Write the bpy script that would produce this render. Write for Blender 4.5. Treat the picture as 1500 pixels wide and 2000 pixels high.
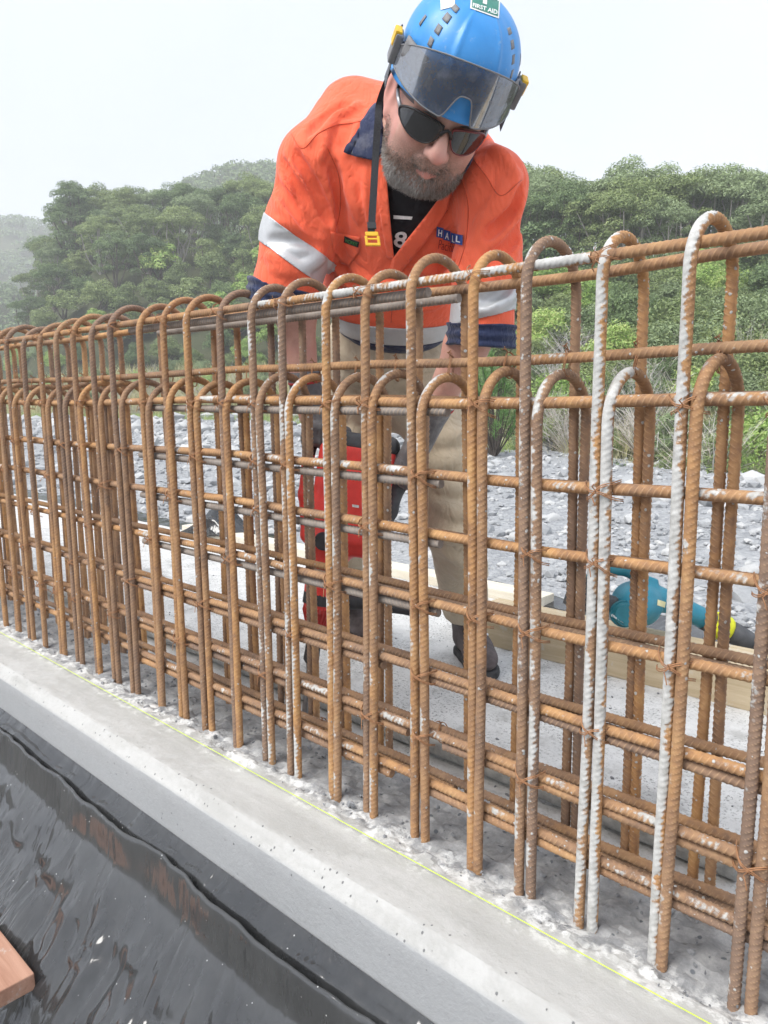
import bpy, bmesh, math, random
import numpy as np
from mathutils import Vector, Matrix
from mathutils.bvhtree import BVHTree

for _o in list(bpy.data.objects):
    bpy.data.objects.remove(_o)
SC = bpy.context.scene
COL = SC.collection
RNG = np.random.default_rng(7)
random.seed(7)
rad = math.radians

# ------------------------------------------------------------------ camera
# world: x runs along the rebar cage, y away from the viewer through it, z up, slab top at z = 0
EYE = np.array([0.0, 0.0, 0.92])
CAMR = np.array([[0.7195233, -0.09853345, 0.68744264],
                 [0.6943941, 0.11654791, -0.71009395],
                 [-0.010152, 0.98828525, 0.15227998]])
cam_data = bpy.data.cameras.new('camera')
cam_data.sensor_fit = 'VERTICAL'
cam_data.sensor_height = 36.0
cam_data.lens = 27.0
cam_data.clip_start = 0.02
cam_data.clip_end = 6000.0
cam = bpy.data.objects.new('camera', cam_data)
COL.objects.link(cam)
_m = Matrix([list(CAMR[i]) + [EYE[i]] for i in range(3)] + [[0, 0, 0, 1]])
cam.matrix_world = _m
SC.camera = cam

# ------------------------------------------------------------------ world and sun: bright overcast
SUN_EL, SUN_AZ = rad(54), rad(262)          # azimuth counter-clockwise from +x, towards the sun
world = bpy.data.worlds.new('World')
SC.world = world
world.use_nodes = True
_nt = world.node_tree
_nt.nodes.clear()
_sky = _nt.nodes.new('ShaderNodeTexSky')
_sky.sky_type = 'NISHITA'
_sky.sun_disc = False
_sky.sun_elevation = SUN_EL
_sky.sun_rotation = math.pi / 2 - SUN_AZ
_sky.dust_density = 6.0
_hs = _nt.nodes.new('ShaderNodeMixRGB')
_hs.inputs['Fac'].default_value = 0.90
# cloud layer with a faint mottling
_tc = _nt.nodes.new('ShaderNodeTexCoord'); _no = _nt.nodes.new('ShaderNodeTexNoise'); _no.inputs['Scale'].default_value = 2.2; _no.inputs['Detail'].default_value = 5
_cr = _nt.nodes.new('ShaderNodeValToRGB'); _cr.color_ramp.elements[0].position = 0.3; _cr.color_ramp.elements[1].position = 0.75
_cr.color_ramp.elements[0].color = (0.505, 0.55, 0.635, 1); _cr.color_ramp.elements[1].color = (0.60, 0.63, 0.68, 1)
_ml = _nt.nodes.new('ShaderNodeMixRGB'); _ml.blend_type = 'MULTIPLY'; _ml.inputs['Fac'].default_value = 1.0; _ml.inputs['Color2'].default_value = (10, 10, 10, 1)
_nt.links.new(_tc.outputs['Generated'], _no.inputs['Vector']); _nt.links.new(_no.outputs['Fac'], _cr.inputs[0]); _nt.links.new(_cr.outputs[0], _ml.inputs['Color1']); _nt.links.new(_ml.outputs[0], _hs.inputs['Color2'])
_bg = _nt.nodes.new('ShaderNodeBackground')
_bg.inputs['Strength'].default_value = 0.10
_wo = _nt.nodes.new('ShaderNodeOutputWorld')
_nt.links.new(_sky.outputs[0], _hs.inputs['Color1'])
_nt.links.new(_hs.outputs[0], _bg.inputs['Color'])
_nt.links.new(_bg.outputs[0], _wo.inputs['Surface'])
sun_data = bpy.data.lights.new('sun', 'SUN')
sun_data.energy = 2.3
sun_data.angle = rad(34)
sun_data.color = (1.0, 0.97, 0.92)
sun = bpy.data.objects.new('sun', sun_data)
COL.objects.link(sun)
_sd = Vector((math.cos(SUN_AZ) * math.cos(SUN_EL), math.sin(SUN_AZ) * math.cos(SUN_EL), math.sin(SUN_EL)))
sun.rotation_euler = _sd.to_track_quat('Z', 'Y').to_euler()
SC.view_settings.view_transform = 'Standard'
SC.view_settings.look = 'None'
SC.view_settings.exposure = 0.84
SC.view_settings.gamma = 1.0
SC.view_settings.use_curve_mapping = False
SC.render.engine = 'CYCLES'
SC.cycles.use_denoising = True
SC.cycles.use_adaptive_sampling = True
SC.cycles.adaptive_threshold = 0.03
SC.cycles.max_bounces = 5
SC.cycles.diffuse_bounces = 2
SC.cycles.glossy_bounces = 3
SC.cycles.transmission_bounces = 4
SC.cycles.transparent_max_bounces = 8
SC.cycles.volume_bounces = 2
SC.cycles.sample_clamp_indirect = 6.0

# ------------------------------------------------------------------ helpers
FPX = 1500.0
def RAY(px, py):
    return CAMR @ np.array([px - 750.0, -(py - 1000.0), -FPX])
def P(px, py, D):                       # point seen at (px, py) of the photograph, D metres in front of the viewer
    return EYE + RAY(px, py) * (D / FPX)
def G(px, py, z=0.0):                   # point on the level z
    d = RAY(px, py)
    return EYE + d * ((z - EYE[2]) / d[2])
FWD = np.array([-0.68744264, 0.71009395, 0.0]); FWD /= np.linalg.norm(FWD)
RGT = np.array([FWD[1], -FWD[0], 0.0])
def GP(X, D):                           # ground coordinates: X to the right of the viewer, D ahead
    return FWD * D + RGT * X
def nrm(v):
    v = np.asarray(v, float); return v / np.linalg.norm(v)

_T = np.random.default_rng(3).random((64, 64, 64)).astype(np.float32)
def vnoise(p, f=1.0):
    p = np.asarray(p, np.float32) * f + 100.0
    i = np.floor(p).astype(int); t = p - i; t = t * t * (3 - 2 * t)
    i0 = i % 64; i1 = (i + 1) % 64
    x0, y0, z0 = i0[..., 0], i0[..., 1], i0[..., 2]; x1, y1, z1 = i1[..., 0], i1[..., 1], i1[..., 2]
    a, b, c = t[..., 0], t[..., 1], t[..., 2]
    l = lambda u, v, w: u + (v - u) * w
    return l(l(l(_T[x0, y0, z0], _T[x1, y0, z0], a), l(_T[x0, y1, z0], _T[x1, y1, z0], a), b),
             l(l(_T[x0, y0, z1], _T[x1, y0, z1], a), l(_T[x0, y1, z1], _T[x1, y1, z1], a), b), c) - 0.5
def fbm(p, f=1.0, o=4):
    p = np.asarray(p, np.float32); s = 0; a = 1.0
    for k in range(o):
        s = s + a * vnoise(p + 17.3 * k, f); a *= 0.5; f *= 2.03
    return s

def mesh_np(name, V, F, smooth=True):
    """V (n,3); F list of faces or (m,k) array"""
    me = bpy.data.meshes.new(name)
    V = np.asarray(V, np.float32)
    if isinstance(F, np.ndarray):
        m, k = F.shape
        me.vertices.add(len(V)); me.vertices.foreach_set('co', V.ravel())
        me.loops.add(m * k); me.loops.foreach_set('vertex_index', F.astype(np.int32).ravel())
        me.polygons.add(m); me.polygons.foreach_set('loop_start', np.arange(0, m * k, k, dtype=np.int32))
        me.polygons.foreach_set('loop_total', np.full(m, k, np.int32))
        me.update(calc_edges=True); me.validate()
    else:
        me.from_pydata([tuple(map(float, v)) for v in V], [], [tuple(map(int, f)) for f in F]); me.update()
    me.polygons.foreach_set('use_smooth', np.full(len(me.polygons), smooth, bool))
    return me

def obj(name, me, mat=None, parent=None):
    o = bpy.data.objects.new(name, me)
    COL.objects.link(o)
    if mat is not None and me is not None and len(me.materials) == 0:
        me.materials.append(mat)
    if parent is not None:
        o.parent = parent
    return o
def empty(name, loc=(0, 0, 0)):
    o = bpy.data.objects.new(name, None); COL.objects.link(o); o.location = tuple(map(float, loc)); o.empty_display_size = 0.1
    return o
def tag(o, label, cat, group=None):
    o['label'] = label; o['category'] = cat
    if group: o['group'] = group
    return o
def kind(o, k):
    o['kind'] = k; return o

class MB:
    def __init__(s): s.V = []; s.F = []
    def add(s, V, F):
        n = len(s.V); s.V += [tuple(map(float, v)) for v in V]; s.F += [tuple(int(i) + n for i in f) for f in F]; return s
    def box(s, lo, hi, M=None, bev=0.0):
        lo = np.array(lo, float); hi = np.array(hi, float)
        bm = bmesh.new(); bmesh.ops.create_cube(bm, size=1.0)
        for v in bm.verts:
            v.co = Vector(tuple((lo + hi) / 2 + np.array(v.co) * (hi - lo)))
        if bev > 0: bmesh.ops.bevel(bm, geom=bm.edges[:], offset=bev, segments=2, affect='EDGES', profile=0.6)
        bm.verts.index_update()
        V = [np.array(v.co) for v in bm.verts]; F = [[v.index for v in f.verts] for f in bm.faces]; bm.free()
        if M is not None: V = [M(v) for v in V]
        return s.add(V, F)
    def tube(s, pts, r, n=8, caps=True, flat=None):
        pts = [np.asarray(p, float) for p in pts]; m = len(pts)
        rr = [r] * m if np.isscalar(r) else list(r)
        V = []; F = []; up = None
        for i in range(m):
            t = nrm(pts[min(i + 1, m - 1)] - pts[max(i - 1, 0)])
            if up is None:
                up = np.array([0, 0, 1.0]) if abs(t[2]) < 0.9 else np.array([1.0, 0, 0])
                if flat is not None: up = np.asarray(flat, float)
            a = nrm(np.cross(t, up)); up = nrm(np.cross(a, t))
            for k in range(n):
                q = 2 * math.pi * k / n
                V.append(pts[i] + rr[i] * (math.cos(q) * a + math.sin(q) * up))
        for i in range(m - 1):
            for k in range(n):
                F.append((i * n + k, i * n + (k + 1) % n, (i + 1) * n + (k + 1) % n, (i + 1) * n + k))
        if caps:
            F.append(tuple(range(n))[::-1]); F.append(tuple((m - 1) * n + k for k in range(n)))
        return s.add(V, F)
    def loft(s, rings, cap=True, closed=True):
        n = len(rings[0]); V = [p for r in rings for p in r]; F = []
        for i in range(len(rings) - 1):
            for k in range(n if closed else n - 1):
                F.append((i * n + k, i * n + (k + 1) % n, (i + 1) * n + (k + 1) % n, (i + 1) * n + k))
        if cap and closed:
            F.append(tuple(range(n))[::-1]); F.append(tuple((len(rings) - 1) * n + k for k in range(n)))
        return s.add(V, F)
    def mesh(s, name='m', smooth=False):
        return mesh_np(name, np.array(s.V), s.F, smooth)
    def build(s, name, mat, parent=None, smooth=False):
        return obj(name, s.mesh(name, smooth), mat, parent)
def frame_fn(o, ax, ay, az):
    o = np.asarray(o, float); ax, ay, az = map(lambda v: np.asarray(v, float), (ax, ay, az))
    return lambda p: o + ax * p[0] + ay * p[1] + az * p[2]
def grid_mesh(Pt, closed_u=False):
    """Pt (a,b,3) -> V,F"""
    a, b = Pt.shape[:2]; V = Pt.reshape(-1, 3)
    i = np.arange(a * b).reshape(a, b)
    F = np.stack([i[:-1, :-1], i[1:, :-1], i[1:, 1:], i[:-1, 1:]], -1).reshape(-1, 4)
    if closed_u:
        F = np.concatenate([F, np.stack([i[-1, :-1], i[0, :-1], i[0, 1:], i[-1, 1:]], -1).reshape(-1, 4)])
    return V, F
def autosmooth(o, deg=35):
    me = o.data
    me.polygons.foreach_set('use_smooth', np.ones(len(me.polygons), bool))
    me.set_sharp_from_angle(angle=rad(deg))
    return o

# ------------------------------------------------------------------ material helper
class NM:
    def __init__(s, name, rough=0.7, spec=0.4, metal=0.0, color=(0.5, 0.5, 0.5)):
        s.m = bpy.data.materials.new(name); s.m.use_nodes = True
        s.nt = s.m.node_tree; s.nt.nodes.clear()
        s.out = s.nt.nodes.new('ShaderNodeOutputMaterial')
        s.b = s.nt.nodes.new('ShaderNodeBsdfPrincipled')
        s.b.inputs['Roughness'].default_value = rough
        s.b.inputs['Specular IOR Level'].default_value = spec
        s.b.inputs['Metallic'].default_value = metal
        s.b.inputs['Base Color'].default_value = (*color, 1)
        s.L(s.b.outputs[0], s.out.inputs['Surface'])
        s._tc = None
    def L(s, a, b): s.nt.links.new(a, b)
    def n(s, t): return s.nt.nodes.new(t)
    def tc(s, which='Object'):
        if s._tc is None: s._tc = s.n('ShaderNodeTexCoord')
        return s._tc.outputs[which]
    def inp(s, sock, v):
        if isinstance(v, bpy.types.NodeSocket): s.L(v, sock)
        elif isinstance(v, (tuple, list)) and sock.type == 'RGBA': sock.default_value = (*v[:3], 1)
        else: sock.default_value = v
    def mapping(s, scale=(1, 1, 1), rot=(0, 0, 0), src=None, loc=None):
        m = s.n('ShaderNodeMapping'); m.inputs['Scale'].default_value = scale; m.inputs['Rotation'].default_value = rot
        s.L(src or s.tc(), m.inputs['Vector'])
        if loc is not None: s.inp(m.inputs['Location'], loc)
        return m.outputs[0]
    def noise(s, scale=5, detail=4, rough=0.55, vec=None, dist=0.0):
        t = s.n('ShaderNodeTexNoise'); t.inputs['Scale'].default_value = scale; t.inputs['Detail'].default_value = detail
        t.inputs['Roughness'].default_value = rough; t.inputs['Distortion'].default_value = dist
        s.L(vec or s.tc(), t.inputs['Vector']); return t.outputs['Fac']
    def voro(s, scale=5, feat='F1', vec=None, out='Distance', rnd=1.0):
        t = s.n('ShaderNodeTexVoronoi'); t.feature = feat; t.inputs['Scale'].default_value = scale; t.inputs['Randomness'].default_value = rnd
        s.L(vec or s.tc(), t.inputs['Vector']); return t.outputs[out]
    def math(s, op, a, b=None, c=None, clamp=False):
        m = s.n('ShaderNodeMath'); m.operation = op; m.use_clamp = clamp
        s.inp(m.inputs[0], a)
        if b is not None: s.inp(m.inputs[1], b)
        if c is not None: s.inp(m.inputs[2], c)
        return m.outputs[0]
    def ramp(s, fac, stops, interp='LINEAR'):
        r = s.n('ShaderNodeValToRGB'); r.color_ramp.interpolation = interp
        e = r.color_ramp.elements
        while len(e) < len(stops): e.new(0.5)
        for k, (p, c) in enumerate(stops):
            e[k].position = p
            e[k].color = (*c, 1) if isinstance(c, (tuple, list)) else (c, c, c, 1)
        s.L(fac, r.inputs[0]); return r.outputs[0]
    def step(s, v, lo, hi):
        m = s.n('ShaderNodeMapRange'); m.interpolation_type = 'SMOOTHSTEP'
        s.inp(m.inputs['Value'], v); s.inp(m.inputs['From Min'], lo); s.inp(m.inputs['From Max'], hi)
        return m.outputs['Result']
    def mix(s, fac, a, b, mode='MIX'):
        m = s.n('ShaderNodeMixRGB'); m.blend_type = mode
        s.inp(m.inputs['Fac'], fac); s.inp(m.inputs['Color1'], a); s.inp(m.inputs['Color2'], b); return m.outputs[0]
    def attr(s, name, t='OBJECT', out='Fac'):
        a = s.n('ShaderNodeAttribute'); a.attribute_type = t; a.attribute_name = name; return a.outputs[out]
    def rand(s):
        if not hasattr(s, '_oi'): s._oi = s.n('ShaderNodeObjectInfo')
        return s._oi.outputs['Random']
    def island(s):
        return s.n('ShaderNodeNewGeometry').outputs['Random Per Island']
    def bump(s, h, strength=0.5, dist=0.01):
        b = s.n('ShaderNodeBump'); b.inputs['Strength'].default_value = strength; b.inputs['Distance'].default_value = dist
        if hasattr(s, '_lb'): s.L(s._lb, b.inputs['Normal'])
        s.L(h, b.inputs['Height']); s._lb = b.outputs[0]; s.L(b.outputs[0], s.b.inputs['Normal']); return s
    def col(s, c): s.inp(s.b.inputs['Base Color'], c); return s
    def rgh(s, v): s.inp(s.b.inputs['Roughness'], v); return s
def plain(name, color, rough=0.6, spec=0.4, metal=0.0, var=0.12, scale=25, bump=0.1, coat=0.0):
    """one colour with slight mottling, grime and fine relief"""
    m = NM(name, rough, spec, metal, color)
    f = m.noise(scale, 5, 0.6)
    d = tuple(c * (1 - var) for c in color); l = tuple(min(1, c * (1 + var)) for c in color)
    m.col(m.ramp(f, [(0.3, d), (0.7, l)]))
    if bump: m.bump(m.noise(scale * 6, 3, 0.6), bump, 0.002)
    if coat: m.b.inputs['Coat Weight'].default_value = coat
    return m.m
# ================================================================== materials of the site
def mat_rebar():
    m = NM('rusty_rebar', 0.82, 0.25)
    r = m.rand(); off = m.math('MULTIPLY', r, 37.0)
    comb = m.n('ShaderNodeCombineXYZ')
    for k in range(3): m.L(off, comb.inputs[k])
    add = m.n('ShaderNodeVectorMath'); add.operation = 'ADD'
    m.L(m.tc(), add.inputs[0]); m.L(comb.outputs[0], add.inputs[1]); v = add.outputs[0]
    n1 = m.noise(9, 6, 0.7, v); n2 = m.noise(70, 4, 0.6, v); n3 = m.noise(2.2, 3, 0.5, v)
    f = m.math('ADD', m.math('MULTIPLY', n1, 0.62), m.math('MULTIPLY', n2, 0.38))
    rust = m.ramp(f, [(0.30, (0.15, 0.075, 0.04)), (0.42, (0.34, 0.16, 0.058)), (0.52, (0.52, 0.255, 0.08)), (0.62, (0.63, 0.345, 0.12)), (0.76, (0.68, 0.45, 0.23))])
    tone = m.math('ADD', m.math('ADD', m.attr('tone'), 0.10), m.math('MULTIPLY', m.math('SUBTRACT', n3, 0.5), 2.4), clamp=True)
    brown = m.ramp(f, [(0.30, (0.095, 0.064, 0.05)), (0.5, (0.22, 0.135, 0.092)), (0.7, (0.38, 0.235, 0.145))])
    c = m.mix(tone, rust, brown)
    steel = m.ramp(f, [(0.35, (0.17, 0.15, 0.135)), (0.6, (0.33, 0.31, 0.29)), (0.75, (0.36, 0.24, 0.13))])
    c = m.mix(m.attr('steel'), c, steel)
    c = m.mix(m.step(m.attr('rib', 'GEOMETRY'), 0.2, 0.8), m.mix(0.16, c, (0.085, 0.052, 0.036)), m.mix(0.34, c, (0.66, 0.43, 0.24)))
    c = m.mix(0.13, c, (0.50, 0.42, 0.35))
    # cement paste: splashes and coats
    geo = m.n('ShaderNodeNewGeometry')
    dot = m.n('ShaderNodeVectorMath'); dot.operation = 'DOT_PRODUCT'; dot.inputs[1].default_value = (-0.62, -0.62, 0.48)
    m.L(geo.outputs['Normal'], dot.inputs[0])
    p1 = m.noise(11, 4, 0.6, v); p2 = m.noise(60, 4, 0.65, v)
    s = m.math('ADD', m.math('MULTIPLY', p1, 0.85), m.math('MULTIPLY', p2, 0.40))
    s = m.math('SUBTRACT', s, m.math('MULTIPLY', m.attr('rib', 'GEOMETRY'), 0.05))
    s = m.math('ADD', s, m.math('MULTIPLY', dot.outputs['Value'], 0.17))
    sp_ = m.n('ShaderNodeSeparateXYZ'); m.L(m.tc(), sp_.inputs[0])
    s = m.math('ADD', s, m.math('SUBTRACT', m.attr('paste'), m.math('MULTIPLY', m.step(sp_.outputs['Y'], -0.02, 0.05), 0.40)))
    coat = m.step(s, 0.93, 1.02)
    vd = m.voro(120, 'F1', v); vc = m.voro(120, 'F1', v, 'Color')
    dots = m.math('MULTIPLY', m.step(m.math('ADD', vd, m.math('MULTIPLY', m.math('SUBTRACT', n2, 0.5), 1.1)), 0.30, 0.20), m.step(m.math('ADD', vc, m.math('MULTIPLY', m.attr('paste'), 0.4)), 0.84, 0.90))
    mask = m.math('MAXIMUM', coat, dots)
    pc = m.ramp(m.noise(45, 5, 0.7, v), [(0.3, (0.36, 0.355, 0.335)), (0.65, (0.62, 0.615, 0.595))])
    c = m.mix(mask, c, pc)
    m.col(c)
    h = m.math('ADD', m.math('MULTIPLY', n2, 0.5), m.math('MULTIPLY', mask, 1.2))
    m.bump(h, 0.7, 0.0014)
    return m.m
M_REBAR = mat_rebar()
M_WIRE = plain('tie_wire', (0.40, 0.21, 0.11), 0.7, 0.3, 0.3, 0.35, 60)

def mat_concrete():
    m = NM('concrete', 0.88, 0.25)
    sep = m.n('ShaderNodeSeparateXYZ'); m.L(m.tc(), sep.inputs[0])
    y = sep.outputs['Y']; z = sep.outputs['Z']
    big = m.noise(3.2, 5, 0.6); med = m.noise(17, 5, 0.65); fine = m.noise(120, 4, 0.7)
    streak = m.noise(6, 5, 0.6, m.mapping((0.25, 4, 4)))
    base = m.ramp(m.math('ADD', m.math('MULTIPLY', big, 0.5), m.math('MULTIPLY', streak, 0.5)),
                  [(0.32, (0.35, 0.347, 0.333)), (0.5, (0.425, 0.422, 0.408)), (0.68, (0.50, 0.497, 0.483))])
    face = m.ramp(m.math('ADD', m.math('MULTIPLY', big, 0.55), m.math('MULTIPLY', fine, 0.45)),
                  [(0.3, (0.325, 0.333, 0.34)), (0.7, (0.41, 0.418, 0.425))])
    isface = m.step(z, -0.024, -0.034)
    c = m.mix(isface, base, face)
    # trowelled ledge: pale, with smeared paste
    smear = m.step(m.math('ADD', m.math('MULTIPLY', m.noise(4, 6, 0.68, m.mapping((0.6, 1.8, 1)), 0.5), 0.75), m.math('MULTIPLY', m.noise(60, 4, 0.7), 0.25)), 0.44, 0.60)
    ledge = m.math('MULTIPLY', m.step(y, 1.06, 1.02), m.math('SUBTRACT', 1.0, isface))
    c = m.mix(m.math('MULTIPLY', smear, m.math('MULTIPLY', ledge, 0.6)), c, (0.53, 0.53, 0.52))
    # rough strip between the starter bars: darker paste with stone
    d = m.math('ADD', y, m.math('MULTIPLY', m.math('SUBTRACT', m.noise(9, 5, 0.65), 0.5), 0.16))
    rough = m.math('MULTIPLY', m.step(d, 1.06, 1.09), m.step(d, 1.37, 1.30))
    rc = m.ramp(m.noise(26, 5, 0.7), [(0.3, (0.16, 0.165, 0.175)), (0.5, (0.255, 0.258, 0.265)), (0.68, (0.39, 0.39, 0.39))])
    c = m.mix(m.math('MULTIPLY', rough, 0.9), c, rc)
    agg = m.math('MULTIPLY', m.math('MULTIPLY', m.step(m.voro(55, 'F1'), 0.30, 0.22), m.step(m.voro(55, 'F1', None, 'Color'), 0.66, 0.72)), rough)
    c = m.mix(agg, c, (0.12, 0.13, 0.145))
    # white laitance along the bars and over the slab behind
    w1 = m.math('MULTIPLY', m.step(d, 1.012, 1.05), m.step(d, 1.145, 1.09))
    w1 = m.math('MULTIPLY', w1, m.step(m.noise(24, 5, 0.7), 0.44, 0.60))
    w2 = m.math('MULTIPLY', m.math('MULTIPLY', m.step(d, 1.28, 1.40), m.step(m.noise(7, 6, 0.7), 0.30, 0.50)), 0.95)
    white = m.math('MAXIMUM', w1, w2)
    c = m.mix(white, c, m.ramp(med, [(0.3, (0.56, 0.56, 0.55)), (0.7, (0.72, 0.72, 0.71))]))
    grit = m.math('MULTIPLY', m.step(m.noise(110, 3, 0.75), 0.55, 0.60), m.math('MULTIPLY', m.step(d, 1.33, 1.5), m.step(m.noise(4.5, 5, 0.7), 0.36, 0.56)))
    c = m.mix(m.math('MULTIPLY', grit, 0.85), c, (0.20, 0.20, 0.19))
    # wet/dirty patches behind the cage
    dirt = m.math('MULTIPLY', m.step(m.noise(2.3, 6, 0.7), 0.54, 0.66), m.step(d, 1.4, 1.6))
    c = m.mix(m.math('MULTIPLY', dirt, 0.6), c, (0.24, 0.24, 0.235))
    # bug holes
    hv = m.voro(62, 'F1', m.mapping((1, 1, 0.7))); holes = m.math('MULTIPLY', m.step(m.math('ADD', hv, m.math('MULTIPLY', fine, 0.16)), 0.25, 0.18), m.step(m.voro(62, 'F1', m.mapping((1, 1, 0.7)), 'Color'), 0.36, 0.44))
    holes = m.math('MULTIPLY', holes, m.step(y, 0.96, 0.92))
    c = m.mix(m.math('MULTIPLY', holes, 0.8), c, (0.13, 0.135, 0.14))
    m.col(c)
    h = m.math('ADD', m.math('MULTIPLY', med, 0.5), m.math('MULTIPLY', fine, 0.4))
    h = m.math('SUBTRACT', m.math('ADD', h, m.math('MULTIPLY', white, 0.25)), m.math('MULTIPLY', holes, 0.8))
    m.bump(h, 0.55, 0.006)
    return m.m
M_CONC = mat_concrete()

# ------------------------------------------------------------------ concrete slab with chamfered edge
YF, YB = 1.11, 1.27                    # front and back legs of the hoops
def build_slab():
    prof = [(0.888, z) for z in (-1.3, -0.9, -0.6, -0.4, -0.3, -0.2, -0.12, -0.06, -0.034)]
    prof += [(0.889, -0.0305), (0.897, -0.0215), (0.906, -0.0115), (0.9145, -0.003), (0.919, -0.0004)]
    ys = list(np.arange(0.929, 1.44, 0.0085)) + list(np.arange(1.45, 2.93, 0.035))
    prof += [(y, 0.0) for y in ys] + [(2.945, -0.004), (2.95, -0.02), (2.952, -0.2), (2.952, -0.6)]
    prof = np.array(prof)
    xs = np.concatenate([np.arange(-9, -4, 0.06), np.arange(-4, 0.2, 0.0105), np.arange(0.2, 3.0, 0.06)])
    A = np.zeros((len(xs), len(prof), 3)); A[..., 0] = xs[:, None]; A[..., 1] = prof[None, :, 0]; A[..., 2] = prof[None, :, 1]
    y = A[..., 1]; z = A[..., 2]
    top = (z > -0.01)
    n1 = fbm(A, 14, 4); n2 = fbm(A + 5, 45, 3); n3 = fbm(A + 9, 2.2, 3)
    ss = lambda v, a, b: np.clip((v - a) / (b - a), 0, 1) ** 2 * (3 - 2 * np.clip((v - a) / (b - a), 0, 1))
    yd = y + 0.05 * fbm(A + 3, 7, 3)
    rough = ss(yd, 1.045, 1.09) * ss(yd, 1.40, 1.32)
    scum = np.exp(-((yd - 1.078) / 0.022) ** 2)
    A[..., 2] += top * (rough * (n1 * 0.010 + n2 * 0.009 + fbm(A + 2, 130, 2) * 0.005 - 0.004) + scum * (0.003 + n2 * 0.005 + fbm(A + 8, 110, 2) * 0.004) + n2 * 0.0012 + n3 * 0.0025)
    lip = (z > -0.03) & (z <= -0.0001)
    A[..., 2] += lip * n2 * 0.003
    A[..., 1] += (~top) * (n3 * 0.0025 + n2 * 0.0006)
    V, F = grid_mesh(A)
    me = mesh_np('concrete_slab', V, F); me.set_sharp_from_angle(angle=rad(24))
    return kind(obj('concrete_slab', me, M_CONC), 'structure')
build_slab()

# ------------------------------------------------------------------ cage of starter bars
def rebar_mesh(path, R=0.0087, n=14, step=0.0014, pitch=0.0105, phase=0.0, name='rebar', wob=0.0, turn=None):
    path = np.asarray(path, float)
    seg = np.linalg.norm(np.diff(path, axis=0), axis=1); s = np.concatenate([[0], np.cumsum(seg)])
    m = int(s[-1] / step); q = np.linspace(0, s[-1], m)
    C = np.stack([np.interp(q, s, path[:, k]) for k in range(3)], 1)
    if wob:
        C += wob * np.stack([fbm(np.stack([q * 2.1, q * 0 + phase * 50, q * 0 + k], 1), 1, 2) for k in range(3)], 1)
    T = np.gradient(C, axis=0); T /= np.linalg.norm(T, axis=1)[:, None]
    ref = np.array([1.0, 0.03, 0.02]) if abs(T[0, 0]) < 0.8 else np.array([0.02, 0.03, 1.0])
    A = np.cross(T, ref); A /= np.linalg.norm(A, axis=1)[:, None]; B = np.cross(A, T)
    th = np.arange(n) * 2 * math.pi / n
    if turn is None: turn = 80.0 if abs(T[0, 0]) > 0.8 else 45.0
    tq = (th - rad(turn)) % (2 * math.pi)
    half = np.where(tq < math.pi, tq, tq - math.pi) / math.pi
    side = np.where(tq < math.pi, 1, -1)
    u = (q[:, None] + phase + 0.0165 * (half * side)[None, :]) / pitch
    fr = u - np.floor(u)
    pulse = np.exp(-((fr - 0.5) / 0.125) ** 2)
    env = np.sin(math.pi * half) ** 0.5
    longr = np.exp(-(np.minimum(np.abs(np.sin(tq)), 1) / 0.22) ** 2) * (0.7)
    r = R + 0.0015 * np.maximum(pulse * env[None, :], longr[None, :])
    Pt = C[:, None, :] + r[..., None] * (np.cos(th)[None, :, None] * A[:, None, :] + np.sin(th)[None, :, None] * B[:, None, :])
    V = Pt.reshape(-1, 3); i = np.arange(m * n).reshape(m, n); j = np.roll(i, -1, 1)
    F = np.stack([i[:-1], j[:-1], j[1:], i[1:]], -1).reshape(-1, 4)
    V = np.concatenate([V, C[:1], C[-1:]]); a, b = m * n, m * n + 1
    ends = [np.stack([j[0], i[0], np.full(n, a), np.full(n, a)], 1), np.stack([i[-1], j[-1], np.full(n, b), np.full(n, b)], 1)]
    me = bpy.data.meshes.new(name)
    tri = np.concatenate([e[:, :3] for e in ends])
    k4, k3 = len(F), len(tri)
    me.vertices.add(len(V)); me.vertices.foreach_set('co', V.astype(np.float32).ravel())
    me.loops.add(k4 * 4 + k3 * 3); me.loops.foreach_set('vertex_index', np.concatenate([F.ravel(), tri.ravel()]).astype(np.int32))
    me.polygons.add(k4 + k3)
    me.polygons.foreach_set('loop_start', np.concatenate([np.arange(k4) * 4, k4 * 4 + np.arange(k3) * 3]).astype(np.int32))
    me.polygons.foreach_set('loop_total', np.concatenate([np.full(k4, 4), np.full(k3, 3)]).astype(np.int32))
    me.update(calc_edges=True)
    sm = np.ones(k4 + k3, bool); sm[k4:] = False
    me.polygons.foreach_set('use_smooth', sm)
    at = me.attributes.new('rib', 'FLOAT', 'POINT')
    at.data.foreach_set('value', np.concatenate([(pulse * env[None, :]).ravel(), [0, 0]]).astype(np.float32))
    me.materials.append(M_REBAR)
    return me
def hoop_path(top, w=0.080, lean=0.0):
    r = w; zc = top - r - 0.011
    h = 0.08
    pts = [(lean, -h, -0.06), (lean * 0.3, -h, zc * 0.5), (0, -h, zc - 0.02)]
    for k in range(25):
        a = math.pi * (1 - k / 24)
        pts.append((0, r * math.cos(a), zc + r * math.sin(a) * (1.02)))
    pts += [(0, h, zc - 0.02), (-lean * 0.5, h, zc * 0.5), (-lean, h, -0.06)]
    return pts
cage = tag(empty('rebar_cage', (-1.6, 1.19, 0)), 'rusty reinforcing bar cage of hooped starter bars rising out of the concrete', 'rebar cage')
CINV = Vector((-1.6, 1.19, 0))
def cage_child(name, me, loc, rot=(0, 0, 0), paste=0.0, tone=0.3, steel=0.0):
    o = obj(name, me, None, cage)
    o.location = Vector(tuple(map(float, loc))) - CINV
    o.rotation_euler = rot
    o['paste'] = float(paste); o['tone'] = float(tone); o['steel'] = float(steel)
    return o
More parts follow.
